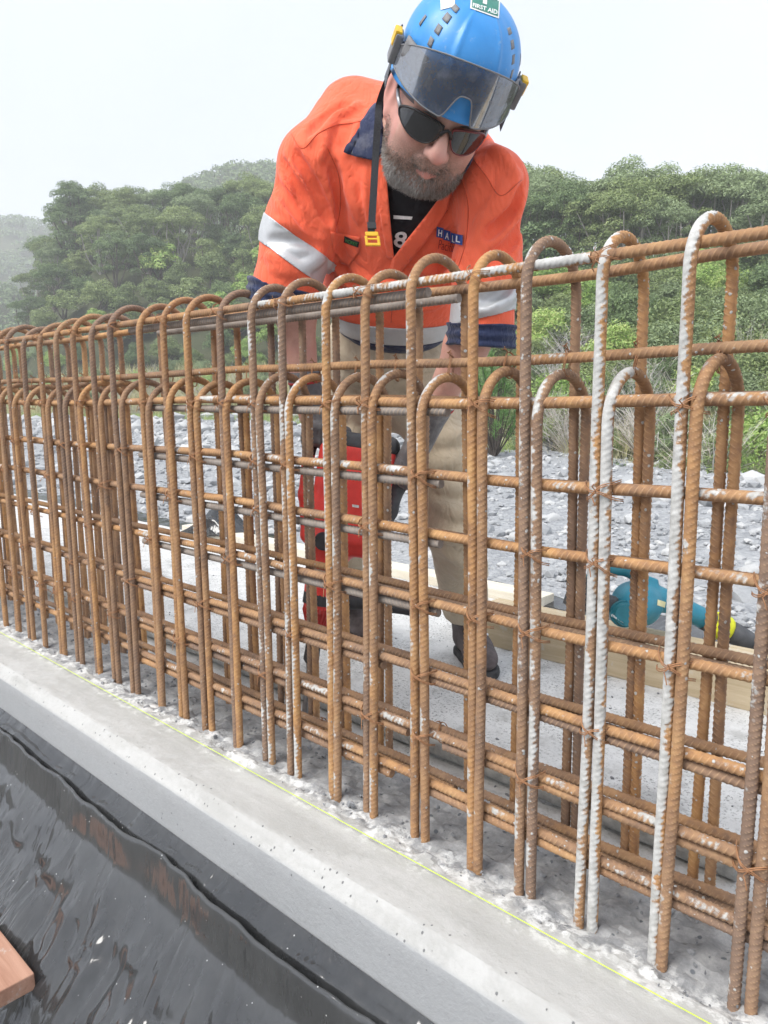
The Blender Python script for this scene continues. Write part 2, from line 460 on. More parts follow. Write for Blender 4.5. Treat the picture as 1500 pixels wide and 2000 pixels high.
tallM = [rebar_mesh(hoop_path(1.182, 0.080, l), phase=0.0031 * k, name='tall_hoop', wob=0.004) for k, l in enumerate((0.004, -0.006, 0.0))]
shortM = [rebar_mesh(hoop_path(0.967, 0.080, l), phase=0.0027 * k + 0.001, name='short_hoop', wob=0.004) for k, l in enumerate((0.003, -0.004, 0.001))]
TX = [-0.345, -0.476, -0.607, -0.732, -0.849, -0.987, -1.134, -1.247, -1.39, -1.506, -1.635, -1.773, -1.903, -2.025, -2.172, -2.305, -2.426, -2.571, -2.719, -2.861, -2.99]
SXs = [-0.323, -0.457, -0.586, -0.709, -0.828, -0.966, -1.108, -1.222, -1.366, -1.483, -1.609, -1.747, -1.880, -2.003, -2.147, -2.280, -2.400, -2.547, -2.694, -2.836, -2.965]
for x in np.arange(-3.12, -5.4, -0.131): TX.append(x); SXs.append(x + 0.025)
for x in (-0.215, -0.085): TX.insert(0, x); SXs.insert(0, x + 0.023)
TP = {1: 0.10, 2: 0.12, 3: 0.36, 4: 0.34, 5: 0.17, 6: 0.13, 7: 0.17, 8: 0.11, 9: 0.19, 10: 0.22, 11: 0.19, 12: 0.12, 13: 0.14, 14: 0.08, 15: 0.05}
SP = {1: 0.0, 2: 0.05, 3: 0.14, 4: 0.40, 5: 0.24, 6: 0.10, 7: 0.17, 8: 0.17, 9: 0.20, 10: 0.25, 11: 0.21, 12: 0.09, 13: 0.06, 14: 0.05}
rr = random.Random(11)
for k, (tx, sx) in enumerate(zip(TX, SXs)):
    jz = rr.uniform(-0.010, 0.008); tl_ = rr.uniform(-.011, .011); yw_ = rr.uniform(-.05, .05)
    cage_child('tall_hoop_bar', tallM[k % 3], (tx, 1.19 + rr.uniform(-.003, .003), jz), (rr.uniform(-.006, .006), tl_, yw_), TP.get(k, rr.uniform(-0.10, 0.06)), rr.uniform(0.0, 1.0))
    cage_child('short_hoop_bar', shortM[(k + 1) % 3], (tx + 0.0205 + rr.uniform(-.0005, .002), 1.19 + rr.uniform(-.003, .003), rr.uniform(-.012, .008)), (rr.uniform(-.006, .006), tl_ + rr.uniform(-.002, .003), yw_ + rr.uniform(-.02, .02)), SP.get(k, rr.uniform(-0.12, 0.05)), rr.uniform(0.0, 0.75))
# longitudinal bars
longM = [rebar_mesh([(-5.6, 0, 0), (0.15, 0, 0)], phase=0.004 * k, name='long_bar', step=0.0018, wob=0.012) for k in range(2)]
def lap(L): return rebar_mesh([(-L, 0, 0), (0, 0, 0)], phase=0.002, name='lap_bar', step=0.0018, wob=0.004)
lapM = {L: lap(L) for L in (1.15, 0.95)}
d1 = 0.0195
yi, yo = YF + 0.0195, YB - 0.0195
for k, (y, z, pst, tn) in enumerate([(yo, 1.126, -0.12, 0.35), (1.19, 0.981, 0.10, 0.4)]):
    cage_child('longitudinal_bar', longM[k % 2], (0, y, z), (k * 0.3, 0, 0), pst, tn)
for xa, xb, pst in ((-0.63, 0.15, 0.02), (-1.52, -0.632, 0.34), (-5.6, -1.522, -0.02)):
    cage_child('longitudinal_bar', rebar_mesh([(xa, 0, 0), (xb, 0, 0)], name='top_bar', step=0.0018), (0, yi, 1.128), (0.6, 0, 0), pst, 0.3)
FZ = [0.904, 0.767, 0.650, 0.510, 0.365, 0.236, 0.126]
for k, z in enumerate(FZ):
    cage_child('longitudinal_bar', longM[(k + 1) % 2], (0.02 * k, yi, z), (0.12 * k - .3, 0, 0), (0.16, 0.18, 0.13, 0.15, 0.13, 0.20, 0.16)[k], (0.1, 0.2, 0.2, 0.3, 0.35, 0.45, 0.4)[k])
BZ = [0.905, 0.752, 0.624, 0.492, 0.328, 0.182, 0.072]
for k, z in enumerate(BZ):
    cage_child('longitudinal_bar', longM[k % 2], (-0.03 * k, yo, z), (0.15 * k - .3, 0, 0), (-0.05, 0.0, 0.02, 0.0, 0.08, 0.10, 0.10)[k], 0.5)
# spliced bars lying under the runs
def xat(px, py, y):
    d = RAY(px, py); return (EYE + d * (y / d[1]))[0]
cage_child('spliced_bar', lapM[1.15], (xat(838, 567, yi + .018), yi + 0.017, 1.128 - 0.0195), (0, 0, 0), -0.2, 0.4, 0.9)
cage_child('spliced_bar', lapM[1.15], (xat(903, 582, yo), yo - 0.010, 1.126 - 0.0195), (1, 0, 0), -0.2, 0.4, 0.9)
for k, (z, px, py) in enumerate([(FZ[0], 872, 801), (FZ[1], 860, 946), (FZ[2], 858, 1058), (FZ[3], 853, 1198)]):
    cage_child('spliced_bar', lapM[1.15], (xat(px, py, yi), yi + 0.004, z - 0.0195), (k, 0, 0), -0.12, 0.3, 0.95)
cage_child('spliced_bar', lapM[1.15], (-0.3, yo - .004, BZ[3] - 0.0195), (0, 0, 0), -0.05, 0.5, 0.3)
for k, (y, z, x1) in enumerate([(yi + .003, FZ[4] - .0217, -0.05), (yi + .003, FZ[5] - .0217, 0.02), (yi + .003, FZ[6] - .0217, -0.03), (yo - .003, BZ[4] - .0217, -0.1), (yo - .003, BZ[5] - .0217, 0.0), (yo, BZ[6] - .0217, 0.05)]):
    cage_child('spliced_bar', lapM[0.95], (x1, y, z), (k * 0.9, 0, 0), 0.02, 0.6, 0.0)
    cage_child('spliced_bar', lapM[1.15], (x1 - 1.05, y, z), (k * 0.9, 0, 0), 0.05, 0.6, 0.0)
# tie wires
def tie_mesh(kd):
    b = MB(); w = 0.0009
    def loop(pts):
        b.tube(pts, w, 5)
    if kd == 'cross':       # X across a pair of uprights, gripping a run behind
        for dz in (0.0, 0.0028):
            for sgn in (1, -1):
                pts = []
                for t in np.linspace(-1, 1, 13):
                    pts.append((t * 0.028, -0.0135 + 0.030 * abs(t) ** 3.0, sgn * t * 0.0145 + dz + 0.002 * math.sin(t * 5)))
                loop(pts)
        loop([(0.003, -0.016, 0), (0.006, -0.021, 0.003), (0.004, -0.027, 0.010), (0.010, -0.032, 0.013)])
        loop([(0.001, -0.016, 0), (-0.002, -0.021, -0.004), (0.003, -0.026, -0.009), (0.008, -0.031, -0.017)])
    else:                   # ring over a hoop crown with a twisted tail
        for dx in (0, 0.0026):
            pts = [(dx + 0.002 * math.sin(3 * a), 0.0132 * math.cos(a), 0.024 * math.sin(a)) for a in np.linspace(0, 2 * math.pi, 22)]
            loop(pts)
        loop([(0.001, -0.004, 0.023), (0.004, -0.009, 0.027), (0.0, -0.013, 0.029), (0.006, -0.016, 0.033)])
        loop([(0.001, -0.003, 0.023), (-0.003, -0.006, 0.028), (0.003, -0.010, 0.030), (-0.003, -0.014, 0.028)])
    me = b.mesh('tie_wire', True); me.materials.append(M_WIRE); return me
crossM, ringM = tie_mesh('cross'), tie_mesh('ring')
def tie(me, loc, rot=(0, 0, 0), sc=1.0):
    o = obj('tie_wire', me, None, cage); o.location = Vector(tuple(map(float, loc))) - CINV; o.rotation_euler = rot; o.scale = (sc,) * 3
for k in range(2, 24):
    tx = TX[k] + 0.010
    tie(ringM, (TX[k] + 0.0205 + rr.uniform(-.004, .004), 1.19, 0.969), (0, 0, rr.uniform(-.5, .5)))
    for j, z in enumerate(FZ[:6]):
        if (k + j * 2) % 3 == 0 or rr.random() < 0.12:
            tie(crossM, (tx, YF, z - 0.006), (rr.uniform(-.15, .15), rr.uniform(-.2, .2), 0), rr.uniform(0.95, 1.1))
    if k % 2 == 0:
        tie(crossM, (TX[k], YF, 1.122), (rr.uniform(-.2, .2), rr.uniform(-.4, .4), 0), 0.85)
    if k % 3 == 1:
        z = BZ[3 + (k // 3) % 4]
        tie(ringM, (TX[k] - 0.05, yo, z - 0.011), (0, 0, rr.uniform(-.3, .3)), 1.0)

# ------------------------------------------------------------------ string line
M_STRING = plain('string_green', (0.62, 0.78, 0.10), 0.6, 0.2, 0, 0.1, 200)
sb = MB(); sb.tube([(x, 1.036 + 0.003 * math.sin(x * 1.3), 0.011 + 0.0006 * math.sin(x * 3)) for x in np.linspace(-8, 1.5, 90)], 0.00095, 6)
tag(sb.build('string_line', M_STRING, None, True), 'taut lime green string line stretched along the concrete ledge', 'string')

# ------------------------------------------------------------------ black polythene sheet over the edge form
def mat_plastic():
    m = NM('black_polythene', 0.25, 0.9, 0, (0.016, 0.017, 0.018))
    v = m.mapping((6, 40, 2.5))
    sep0 = m.n('ShaderNodeSeparateXYZ'); m.L(m.tc(), sep0.inputs[0])
    dust = m.noise(5, 6, 0.7, m.mapping((1.2, 1.2, 0.5))); scr = m.noise(5, 5, 0.7, m.mapping((46, 1.2, 1.2)))
    sc = m.math('MULTIPLY', m.step(scr, 0.53, 0.66), m.math('MULTIPLY', m.step(m.noise(2.2, 3, 0.5), 0.44, 0.60), m.step(m.math('ADD', sep0.outputs['Z'], m.math('MULTIPLY', dust, 0.3)), -0.20, -0.36))); du = m.step(dust, 0.22, 0.85)
    sep = m.n('ShaderNodeSeparateXYZ'); m.L(m.tc(), sep.inputs[0])
    hem = m.math('MULTIPLY', m.step(sep.outputs['Z'], -0.30, -0.235), m.step(sep.outputs['Y'], 0.84, 0.82))
    du = m.math('ADD', du, m.math('MULTIPLY', hem, 0.45), clamp=True)
    dots = m.math('MULTIPLY', m.step(m.voro(60), 0.12, 0.07), m.step(m.voro(46, 'F1', None, 'Color'), 0.72, 0.78))
    c = m.mix(m.math('ADD', 0.01, m.math('MULTIPLY', du, 0.12)), (0.018, 0.019, 0.021), (0.27, 0.275, 0.27))
    c = m.mix(m.math('MULTIPLY', sc, 0.42), c, (0.55, 0.55, 0.55))
    c = m.mix(dots, c, (0.55, 0.55, 0.54))
    m.col(c)
    m.rgh(m.math('ADD', 0.06, m.math('MULTIPLY', m.math('ADD', du, sc), 0.12)))
    m.bump(m.noise(9, 3, 0.5, m.mapping((3, 1, 1))), 0.25, 0.01)
    m.bump(m.noise(12, 3, 0.5, m.mapping((3, 0.8, 0.8))), 0.22, 0.006)
    cr = m.math('ABSOLUTE', m.math('SUBTRACT', m.noise(2.4, 3, 0.5, m.mapping((2.2, 0.7, 0.7), (0.3, 0.0, 0.3)), 0.8), 0.5))
    m.bump(m.step(cr, 0.0, 0.10), 0.22, 0.010)
    return m.m
M_POLY = mat_plastic()
def sheet(name, prof, xs, amp, mat=M_POLY, seed=0):
    pf = np.array(prof, float); seg = np.concatenate([[0], np.cumsum(np.linalg.norm(np.diff(pf, axis=0), axis=1))])
    q = np.concatenate([np.linspace(a, b, max(2, int((b - a) / 0.009)), endpoint=False) for a, b in zip(seg[:-1], seg[1:])] + [[seg[-1]]])
    Y = np.interp(q, seg, pf[:, 0]); Z = np.interp(q, seg, pf[:, 1]); W = np.interp(q, seg, amp)
    k = np.ones(5) / 5; Y[2:-2] = np.convolve(Y, k, 'valid'); Z[2:-2] = np.convolve(Z, k, 'valid')
    A = np.zeros((len(xs), len(q), 3)); A[..., 0] = xs[:, None]; A[..., 1] = Y; A[..., 2] = Z
    p = A.copy(); p[..., 0] *= 1.0; p += seed
    w1 = fbm(p * np.array([2.6, 3, 3]), 1, 3); w2 = fbm(p * np.array([9, 4, 4]) + 7, 1, 3)
    # slanting drape folds
    ph = (p[..., 0] * 1.0 + p[..., 2] * 0.7) * 11
    f = np.sin(ph + 5 * w1) * 0.5
    low = np.clip((-A[..., 2] - 0.27) / 0.12, 0, 1)
    f2 = np.sin(p[..., 0] * 17 + 7 * w1 + p[..., 2] * 3) * np.sin(p[..., 0] * 6.3 + 1.3) * 0.7 + np.abs(np.sin(p[..., 0] * 9 + 9 * w2)) * 0.5
    A[..., 1] += W * (w1 * 0.9 + w2 * 0.35 + f * 0.25 + low * f2 * 0.75)
    A[..., 2] += W * (w2 * 0.5 + w1 * 0.5)
    V, F = grid_mesh(A); return mesh_np(name, V, F)
_prof = [(0.886, -0.140), (0.874, -0.158), (0.862, -0.166), (0.850, -0.158), (0.842, -0.172), (0.838, -0.205), (0.832, -0.172), (0.826, -0.148), (0.818, -0.146), (0.812, -0.175), (0.805, -0.235), (0.800, -0.250), (0.792, -0.258), (0.75, -0.31), (0.68, -0.40), (0.60, -0.50), (0.52, -0.62), (0.42, -0.80), (0.30, -1.05), (0.18, -1.31)]
_amp = [0.0, .006, .020, .018, .010, .006, .012, .020, .020, .020, .014, .014, .018, .034, .042, .040, .03, .02, .01, .01]
ps = obj('plastic_sheet', sheet('plastic_sheet', _prof, np.arange(-5.5, 1.2, 0.011), _amp), M_POLY)
tag(ps, 'glossy black polythene sheet draped below the concrete ledge, dusty and creased', 'plastic sheet')

def mat_wood(name, c1, c2, ax=0, rough=0.75):
    m = NM(name, rough, 0.25)
    sc = [9, 9, 9]; sc[ax] = 0.6
    g = m.noise(6, 5, 0.6, m.mapping(tuple(sc)), 0.6)
    k = m.noise(3, 4, 0.6)
    c = m.ramp(m.math('ADD', m.math('MULTIPLY', g, 0.7), m.math('MULTIPLY', k, 0.3)), [(0.32, c1), (0.66, c2)])
    d = m.step(m.noise(14, 5, 0.7), 0.57, 0.66)
    m.col(m.mix(m.math('MULTIPLY', d, 0.5), c, (0.55, 0.54, 0.5)))
    m.bump(g, 0.4, 0.003)
    return m.m
M_WOOD_PINK = mat_wood('form_timber', (0.36, 0.185, 0.125), (0.55, 0.33, 0.24))
M_WOOD_PALE = mat_wood('pine_timber', (0.44, 0.345, 0.215), (0.60, 0.50, 0.35))
M_WOOD_WHITE = mat_wood('dusty_timber', (0.62, 0.56, 0.44), (0.76, 0.72, 0.62))
def plank(name, lo, hi, mat, rz=0.0, bev=0.004):
    lo = np.array(lo, float); hi = np.array(hi, float); c = (lo + hi) / 2
    b = MB(); b.box(lo - c, hi - c, None, bev)
    me = b.mesh(name)
    o = obj(name, me, mat); o.location = tuple(c); o.rotation_euler = (0, 0, rz)
    return o
o = plank('timber_plank', (-2.5, 0.42, -0.500), (-1.775, 0.602, -0.456), M_WOOD_PINK)
tag(o, 'pinkish formwork plank against the black plastic at the lower left corner', 'plank')
o = plank('timber_plank', (-1.78, 2.25, -0.001), (0.6, 2.55, 0.092), M_WOOD_PALE, 0.03)
tag(o, 'long pale pine plank on the slab behind the right end of the cage', 'plank')
o = plank('timber_plank', (-4.6, 2.76, -0.001), (-1.75, 2.88, 0.045), M_WOOD_WHITE, 0.0)
tag(o, 'whitish dusty plank along the back edge of the slab behind the man', 'plank')
o = plank('timber_offcut', (-0.70, 2.62, 0.0), (-0.40, 2.72, 0.14), M_WOOD_PALE, 0.5)
tag(o, 'short pale timber offcut at the right edge beyond the long plank', 'timber')
# grey conduit lying behind the back legs
M_PIPE = plain('cement_crusted_pipe', (0.42, 0.42, 0.40), 0.9, 0.2, 0, 0.3, 40, 0.5)
b = MB(); b.tube([(x, 1.425 + 0.006 * math.sin(x * 2.2), 0.030 + 0.003 * math.sin(x * 5)) for x in np.linspace(-3.6, -0.45, 60)], 0.027, 12)
tag(b.build('pipe', M_PIPE, None, True), 'grey cement crusted pipe lying on the slab behind the cage', 'pipe')
# black sheet hanging over the back edge of the slab
_bp = [(2.80, 0.003), (2.90, 0.012), (2.96, 0.02), (2.99, -0.03), (3.0, -0.14), (3.08, -0.22), (3.3, -0.235)]
bs = obj('plastic_sheet', sheet('plastic_sheet', _bp, np.arange(-8.5, 1.4, 0.03), [.004, .012, .03, .03, .03, .03, .01], M_POLY, 4.0), M_POLY)
tag(bs, 'black polythene sheet hanging over the back edge of the slab', 'plastic sheet')
# bunched roll of the sheet
bb = MB()
c0 = G(432, 1048, 0.0)
rings = []
for t in np.linspace(0, 1, 14):
    c = c0 + np.array([-0.16, -0.06, 0]) * (1 - t) + np.array([0.42, 0.12, 0.0]) * t
    h = 0.15 * math.exp(-((t - 0.3) / 0.22) ** 2) + 0.025
    rings.append([c + np.array([0.03 * math.cos(a) * (1 + .3 * math.sin(5 * a + t * 9)), 0.11 * math.cos(a) * (1 + .2 * math.sin(3 * a + t * 7)), max(0.002, h * (0.5 + 0.5 * math.sin(a)) * (1 + .15 * math.sin(7 * a + 4 * t)))]) for a in np.linspace(0, 2 * math.pi, 20, endpoint=False)])
bb.loft(rings)
tag(bb.build('plastic_bundle', M_POLY, None, True), 'bunched up fold of black plastic on the slab left of the man', 'plastic bundle')

# crumbs of chipped concrete and aggregate around the bars
M_CHIP = plain('concrete_chips', (0.24, 0.245, 0.255), 0.9, 0.2, 0, 0.5, 60)
_rc = np.random.default_rng(8); cb = MB()
_bm = bmesh.new(); bmesh.ops.create_icosphere(_bm, subdivisions=1, radius=1.0); _bm.verts.index_update(); _cv = np.array([v.co[:] for v in _bm.verts]); _cf = [[v.index for v in f.verts] for f in _bm.faces]; _bm.free()
for _ in range(900):
    q = np.array([_rc.uniform(-3.4, 0.1), _rc.choice([_rc.uniform(1.06, 1.36), _rc.uniform(1.36, 2.2)], p=[0.7, 0.3]), 0.0]); r = _rc.lognormal(-6.0, 0.5)
    cb.add(q + np.array([0, 0, r * 0.2]) + _cv * r * _rc.uniform(0.5, 1.3, 3) * (1 + 0.25 * _rc.normal(size=(len(_cv), 1))), _cf)
o = cb.build('concrete_chips', M_CHIP); o['label'] = 'small grey chips of concrete scattered around the bars'; o['category'] = 'chips'; kind(o, 'stuff')
# ================================================================== implicit modelling
class Vol:
    def __init__(s, lo, hi, h):
        s.lo = np.array(lo, float); s.h = h
        s.n = np.ceil((np.array(hi, float) - s.lo) / h).astype(int) + 1
        s.d = np.full(s.n, 1.0, np.float32)
    def sl(s, lo, hi):
        a = np.clip(np.floor((np.asarray(lo) - s.lo) / s.h).astype(int), 0, s.n); b = np.clip(np.ceil((np.asarray(hi) - s.lo) / s.h).astype(int) + 1, 0, s.n)
        S = tuple(slice(int(x), int(y)) for x, y in zip(a, b))
        g = [(s.lo[k] + s.h * np.arange(a[k], b[k])).astype(np.float32) for k in range(3)]
        return S, (g[0][:, None, None], g[1][None, :, None], g[2][None, None, :])
    def comb(s, S, dn, k, mode):
        d = s.d[S]
        if d.size == 0: return
        if mode == 'sub':
            dn = -dn; h = np.maximum(k - np.abs(d - dn), 0) / k; s.d[S] = np.maximum(d, dn) + h * h * k * 0.25
        elif mode == 'and':
            s.d[S] = np.maximum(d, dn)
        else:
            h = np.maximum(k - np.abs(d - dn), 0) / k; s.d[S] = np.minimum(d, dn) - h * h * k * 0.25
    def cone(s, a, b, ra, rb, k=0.02, mode='add', cuts=()):
        a = np.asarray(a, float); b = np.asarray(b, float); pad = max(ra, rb) + k + 3 * s.h
        S, (X, Y, Z) = s.sl(np.minimum(a, b) - pad, np.maximum(a, b) + pad)
        ab = b - a; L2 = max(float(ab @ ab), 1e-9)
        px, py, pz = X - a[0], Y - a[1], Z - a[2]
        t = np.clip((px * ab[0] + py * ab[1] + pz * ab[2]) / L2, 0, 1)
        d = np.sqrt((px - t * ab[0]) ** 2 + (py - t * ab[1]) ** 2 + (pz - t * ab[2]) ** 2) - (ra + (rb - ra) * t)
        for (q, n) in cuts:
            d = np.maximum(d, (X - q[0]) * n[0] + (Y - q[1]) * n[1] + (Z - q[2]) * n[2])
        s.comb(S, d.astype(np.float32), k, mode); return s
    def chain(s, pts, rs, k=0.02, mode='add'):
        rs = [rs] * len(pts) if np.isscalar(rs) else rs
        for i in range(len(pts) - 1): s.cone(pts[i], pts[i + 1], rs[i], rs[i + 1], k, mode)
        return s
    def ell(s, c, r, M=None, k=0.02, mode='add', cuts=()):
        c = np.asarray(c, float); r = np.asarray(r, float)
        pad = (r.max() + k + 3 * s.h) if M is not None else r + k + 3 * s.h
        S, (X, Y, Z) = s.sl(c - pad, c + pad)
        p = [X - c[0], Y - c[1], Z - c[2]]
        if M is not None: p = [M[i][0] * p[0] + M[i][1] * p[1] + M[i][2] * p[2] for i in range(3)]
        k0 = np.sqrt(sum((p[i] / r[i]) ** 2 for i in range(3))) + 1e-6; k1 = np.sqrt(sum((p[i] / r[i] ** 2) ** 2 for i in range(3))) + 1e-6
        d = k0 * (k0 - 1) / k1
        for (q, n) in cuts:
            d = np.maximum(d, (X - q[0]) * n[0] + (Y - q[1]) * n[1] + (Z - q[2]) * n[2])
        s.comb(S, d.astype(np.float32), k, mode); return s
    def rbox(s, c, half, M=None, r=0.01, k=0.01, mode='add'):
        c = np.asarray(c, float); half = np.asarray(half, float) - r
        pad = np.linalg.norm(half) + r + k + 3 * s.h
        S, (X, Y, Z) = s.sl(c - pad, c + pad)
        p = [X - c[0], Y - c[1], Z - c[2]]
        if M is not None: p = [M[i][0] * p[0] + M[i][1] * p[1] + M[i][2] * p[2] for i in range(3)]
        else: p = [p[i] + 0 * (X + Y + Z) for i in range(3)]
        q = [np.abs(p[i]) - half[i] for i in range(3)]
        d = np.sqrt(sum(np.maximum(v, 0) ** 2 for v in q)) + np.minimum(np.maximum(np.maximum(q[0], q[1]), q[2]), 0) - r
        s.comb(S, d.astype(np.float32), k, mode); return s
    def plane(s, q, n):
        S, (X, Y, Z) = s.sl(s.lo, s.lo + s.n * s.h)
        s.d = np.maximum(s.d, ((X - q[0]) * n[0] + (Y - q[1]) * n[1] + (Z - q[2]) * n[2]).astype(np.float32)); return s
    def pts(s):
        g = [s.lo[k] + s.h * np.arange(s.n[k]) for k in range(3)]
        return np.stack(np.meshgrid(*g, indexing='ij'), -1).astype(np.float32)
    def nets(s):
        d = s.d; n = np.array(d.shape); m = n - 1
        ins = d < 0
        cnt = sum(ins[i:i + m[0], j:j + m[1], k:k + m[2]].astype(np.int8) for i in (0, 1) for j in (0, 1) for k in (0, 1))
        cells = np.argwhere((cnt > 0) & (cnt < 8))
        idx = np.full(m, -1, np.int64); idx[tuple(cells.T)] = np.arange(len(cells))
        acc = np.zeros((len(cells), 3)); w = np.zeros(len(cells))
        cor = [(i, j, k) for i in (0, 1) for j in (0, 1) for k in (0, 1)]
        val = {c: d[tuple((cells + c).T)] for c in cor}
        for c in cor:
            for ax in range(3):
                if c[ax] == 0:
                    e = list(c); e[ax] = 1; e = tuple(e)
                    a, b = val[c], val[e]; x = (a < 0) != (b < 0)
                    t = np.where(x, a / np.where(x, a - b, 1), 0)
                    q = np.tile(np.array(c, float), (len(cells), 1)); q[:, ax] = t
                    acc += q * x[:, None]; w += x
        V = s.lo + (cells + acc / w[:, None]) * s.h
        Fs = []
        for ax in range(3):
            sh = [slice(0, n[0]), slice(0, n[1]), slice(0, n[2])]
            a = [slice(1, n[q] - 1) for q in range(3)]; a[ax] = slice(0, n[ax] - 1); b = list(a); b[ax] = slice(1, n[ax])
            A = ins[tuple(a)]; B = ins[tuple(b)]
            e = np.argwhere(A != B)
            if len(e) == 0: continue
            g = e + 1; g[:, ax] -= 1
            u, v = (ax + 1) % 3, (ax + 2) % 3
            def cell(du, dv):
                c = g.copy(); c[:, u] += du; c[:, v] += dv; return idx[tuple(c.T)]
            q = np.stack([cell(-1, -1), cell(0, -1), cell(0, 0), cell(-1, 0)], 1)
            fl = ~A[tuple(e.T)]
            q[fl] = q[fl][:, ::-1]
            Fs.append(q)
        F = np.concatenate(Fs); F = F[(F >= 0).all(1)]
        return V.astype(np.float32), F
def smooth_np(V, F, it=1, lam=0.5):
    V = V.astype(np.float64).copy()
    E = np.concatenate([F[:, [0, 1]], F[:, [1, 2]], F[:, [2, 3]], F[:, [3, 0]]])
    for _ in range(it):
        acc = np.zeros_like(V); c = np.zeros(len(V))
        for a, b in ((0, 1), (1, 0)):
            for k in range(3): acc[:, k] += np.bincount(E[:, a], V[E[:, b], k], len(V))
            c += np.bincount(E[:, a], minlength=len(V))
        V += lam * (acc / np.maximum(c, 1)[:, None] - V)
    return V
def normals_np(V, F):
    n = np.cross(V[F[:, 2]] - V[F[:, 0]], V[F[:, 3]] - V[F[:, 1]])
    N = np.zeros_like(V, dtype=np.float64)
    for k in range(4):
        for a in range(3): N[:, a] += np.bincount(F[:, k], n[:, a], len(V))
    return N / (np.linalg.norm(N, axis=1)[:, None] + 1e-12)
def bvh_of(V, F): return BVHTree.FromPolygons([tuple(map(float, v)) for v in V], [tuple(map(int, f)) for f in F])
def hit(bv, px, py):
    d = nrm(RAY(px, py)); loc, n, i, ds = bv.ray_cast(Vector(EYE), Vector(d))
    if loc is None: return None, None
    n = np.array(n); n = -n if n @ d > 0 else n
    return np.array(loc), n
def px_patch(poly, bvs, off, thick=0.0, sub=4, name='patch', mat=None, parent=None, edge=None, fall=None):
    """a piece of cloth or print lying on a surface; poly in photograph pixels"""
    if not isinstance(bvs, (list, tuple)): bvs = [bvs]
    bm = bmesh.new(); vs = [bm.verts.new((x, y, 0)) for x, y in poly]; bm.faces.new(vs)
    bmesh.ops.triangulate(bm, faces=bm.faces[:], quad_method='BEAUTY', ngon_method='BEAUTY')
    for _ in range(sub):
        L = [e for e in bm.edges if e.calc_length() > (edge or 9)]
        if not L: break
        bmesh.ops.subdivide_edges(bm, edges=L, cuts=1, use_grid_fill=True)
        bmesh.ops.triangulate(bm, faces=bm.faces[:])
    return _drape(bm, bvs, off, thick, name, mat, parent, fall)
def _drape(bm, bvs, off, thick, name, mat, parent, fall=None):
    last = None; bad = []
    for v in bm.verts:
        x, y = v.co.x, v.co.y; best = None
        for bv in bvs:
            l, n = hit(bv, x, y)
            if l is not None and (best is None or np.linalg.norm(l - EYE) < np.linalg.norm(best[0] - EYE)): best = (l, n)
        if best is None: bad.append((v, x, y)); continue
        d = nrm(best[0] - EYE); n = best[1]; n = nrm(n - d * 0.35)
        v.co = Vector(best[0] + n * off); last = best
    for v, x, y in bad:
        good = [w.other_vert(v) for w in v.link_edges]; good = [g for g in good if not any(g is q[0] for q in bad)]
        D = np.mean([(np.array(g.co) - EYE) @ (CAMR @ np.array([0, 0, -1.0])) for g in good]) if good else (fall or 1.8)
        v.co = Vector(P(x, y, D))
    bm.normal_update()
    me = bpy.data.meshes.new(name); bm.to_mesh(me); bm.free()
    # face the viewer
    if len(me.polygons):
        f = sum(p.area * (Vector(EYE) - p.center).dot(p.normal) for p in me.polygons)
        if f < 0: me.flip_normals()
    me.polygons.foreach_set('use_smooth', np.ones(len(me.polygons), bool))
    o = obj(name, me, mat, parent)
    if thick:
        md = o.modifiers.new('thickness', 'SOLIDIFY'); md.thickness = thick; md.offset = 1.0
    return o
def px_text(txt, poly4, bv, off, name, mat, parent, bold=0.0, sub=2):
    """flat lettering laid on a surface; poly4 = top-left, top-right, bottom-right, bottom-left in photograph pixels"""
    cu = bpy.data.curves.new('t', 'FONT'); cu.body = txt; cu.size = 1.0; cu.offset = bold; cu.resolution_u = 3
    o = bpy.data.objects.new('t', cu); COL.objects.link(o)
    dg = bpy.context.evaluated_depsgraph_get(); me = bpy.data.meshes.new_from_object(o.evaluated_get(dg))
    bpy.data.objects.remove(o); bpy.data.curves.remove(cu)
    bm = bmesh.new(); bm.from_mesh(me); bpy.data.meshes.remove(me)
    xs = [v.co.x for v in bm.verts]; ys = [v.co.y for v in bm.verts]
    x0, x1, y0, y1 = min(xs), max(xs), min(ys), max(ys)
    q = np.array(poly4, float)
    for v in bm.verts:
        a = (v.co.x - x0) / (x1 - x0); b = (v.co.y - y0) / max(y1 - y0, 1e-6)
        p = (q[3] * (1 - a) + q[2] * a) * (1 - b) + (q[0] * (1 - a) + q[1] * a) * b
        v.co = Vector((p[0], p[1], 0))
    return _drape(bm, [bv], off, 0, name, mat, parent)

def catmull(c, n=8):
    c = [2 * c[0] - c[1]] + list(c) + [2 * c[-1] - c[-2]]; out = []
    for i in range(1, len(c) - 2):
        for t in np.linspace(0, 1, n, endpoint=False):
            out.append(0.5 * ((2 * c[i]) + (-c[i - 1] + c[i + 1]) * t + (2 * c[i - 1] - 5 * c[i] + 4 * c[i + 1] - c[i + 2]) * t * t + (-c[i - 1] + 3 * c[i] - 3 * c[i + 1] + c[i + 2]) * t ** 3))
    out.append(c[-2]); return [np.asarray(x) for x in out]
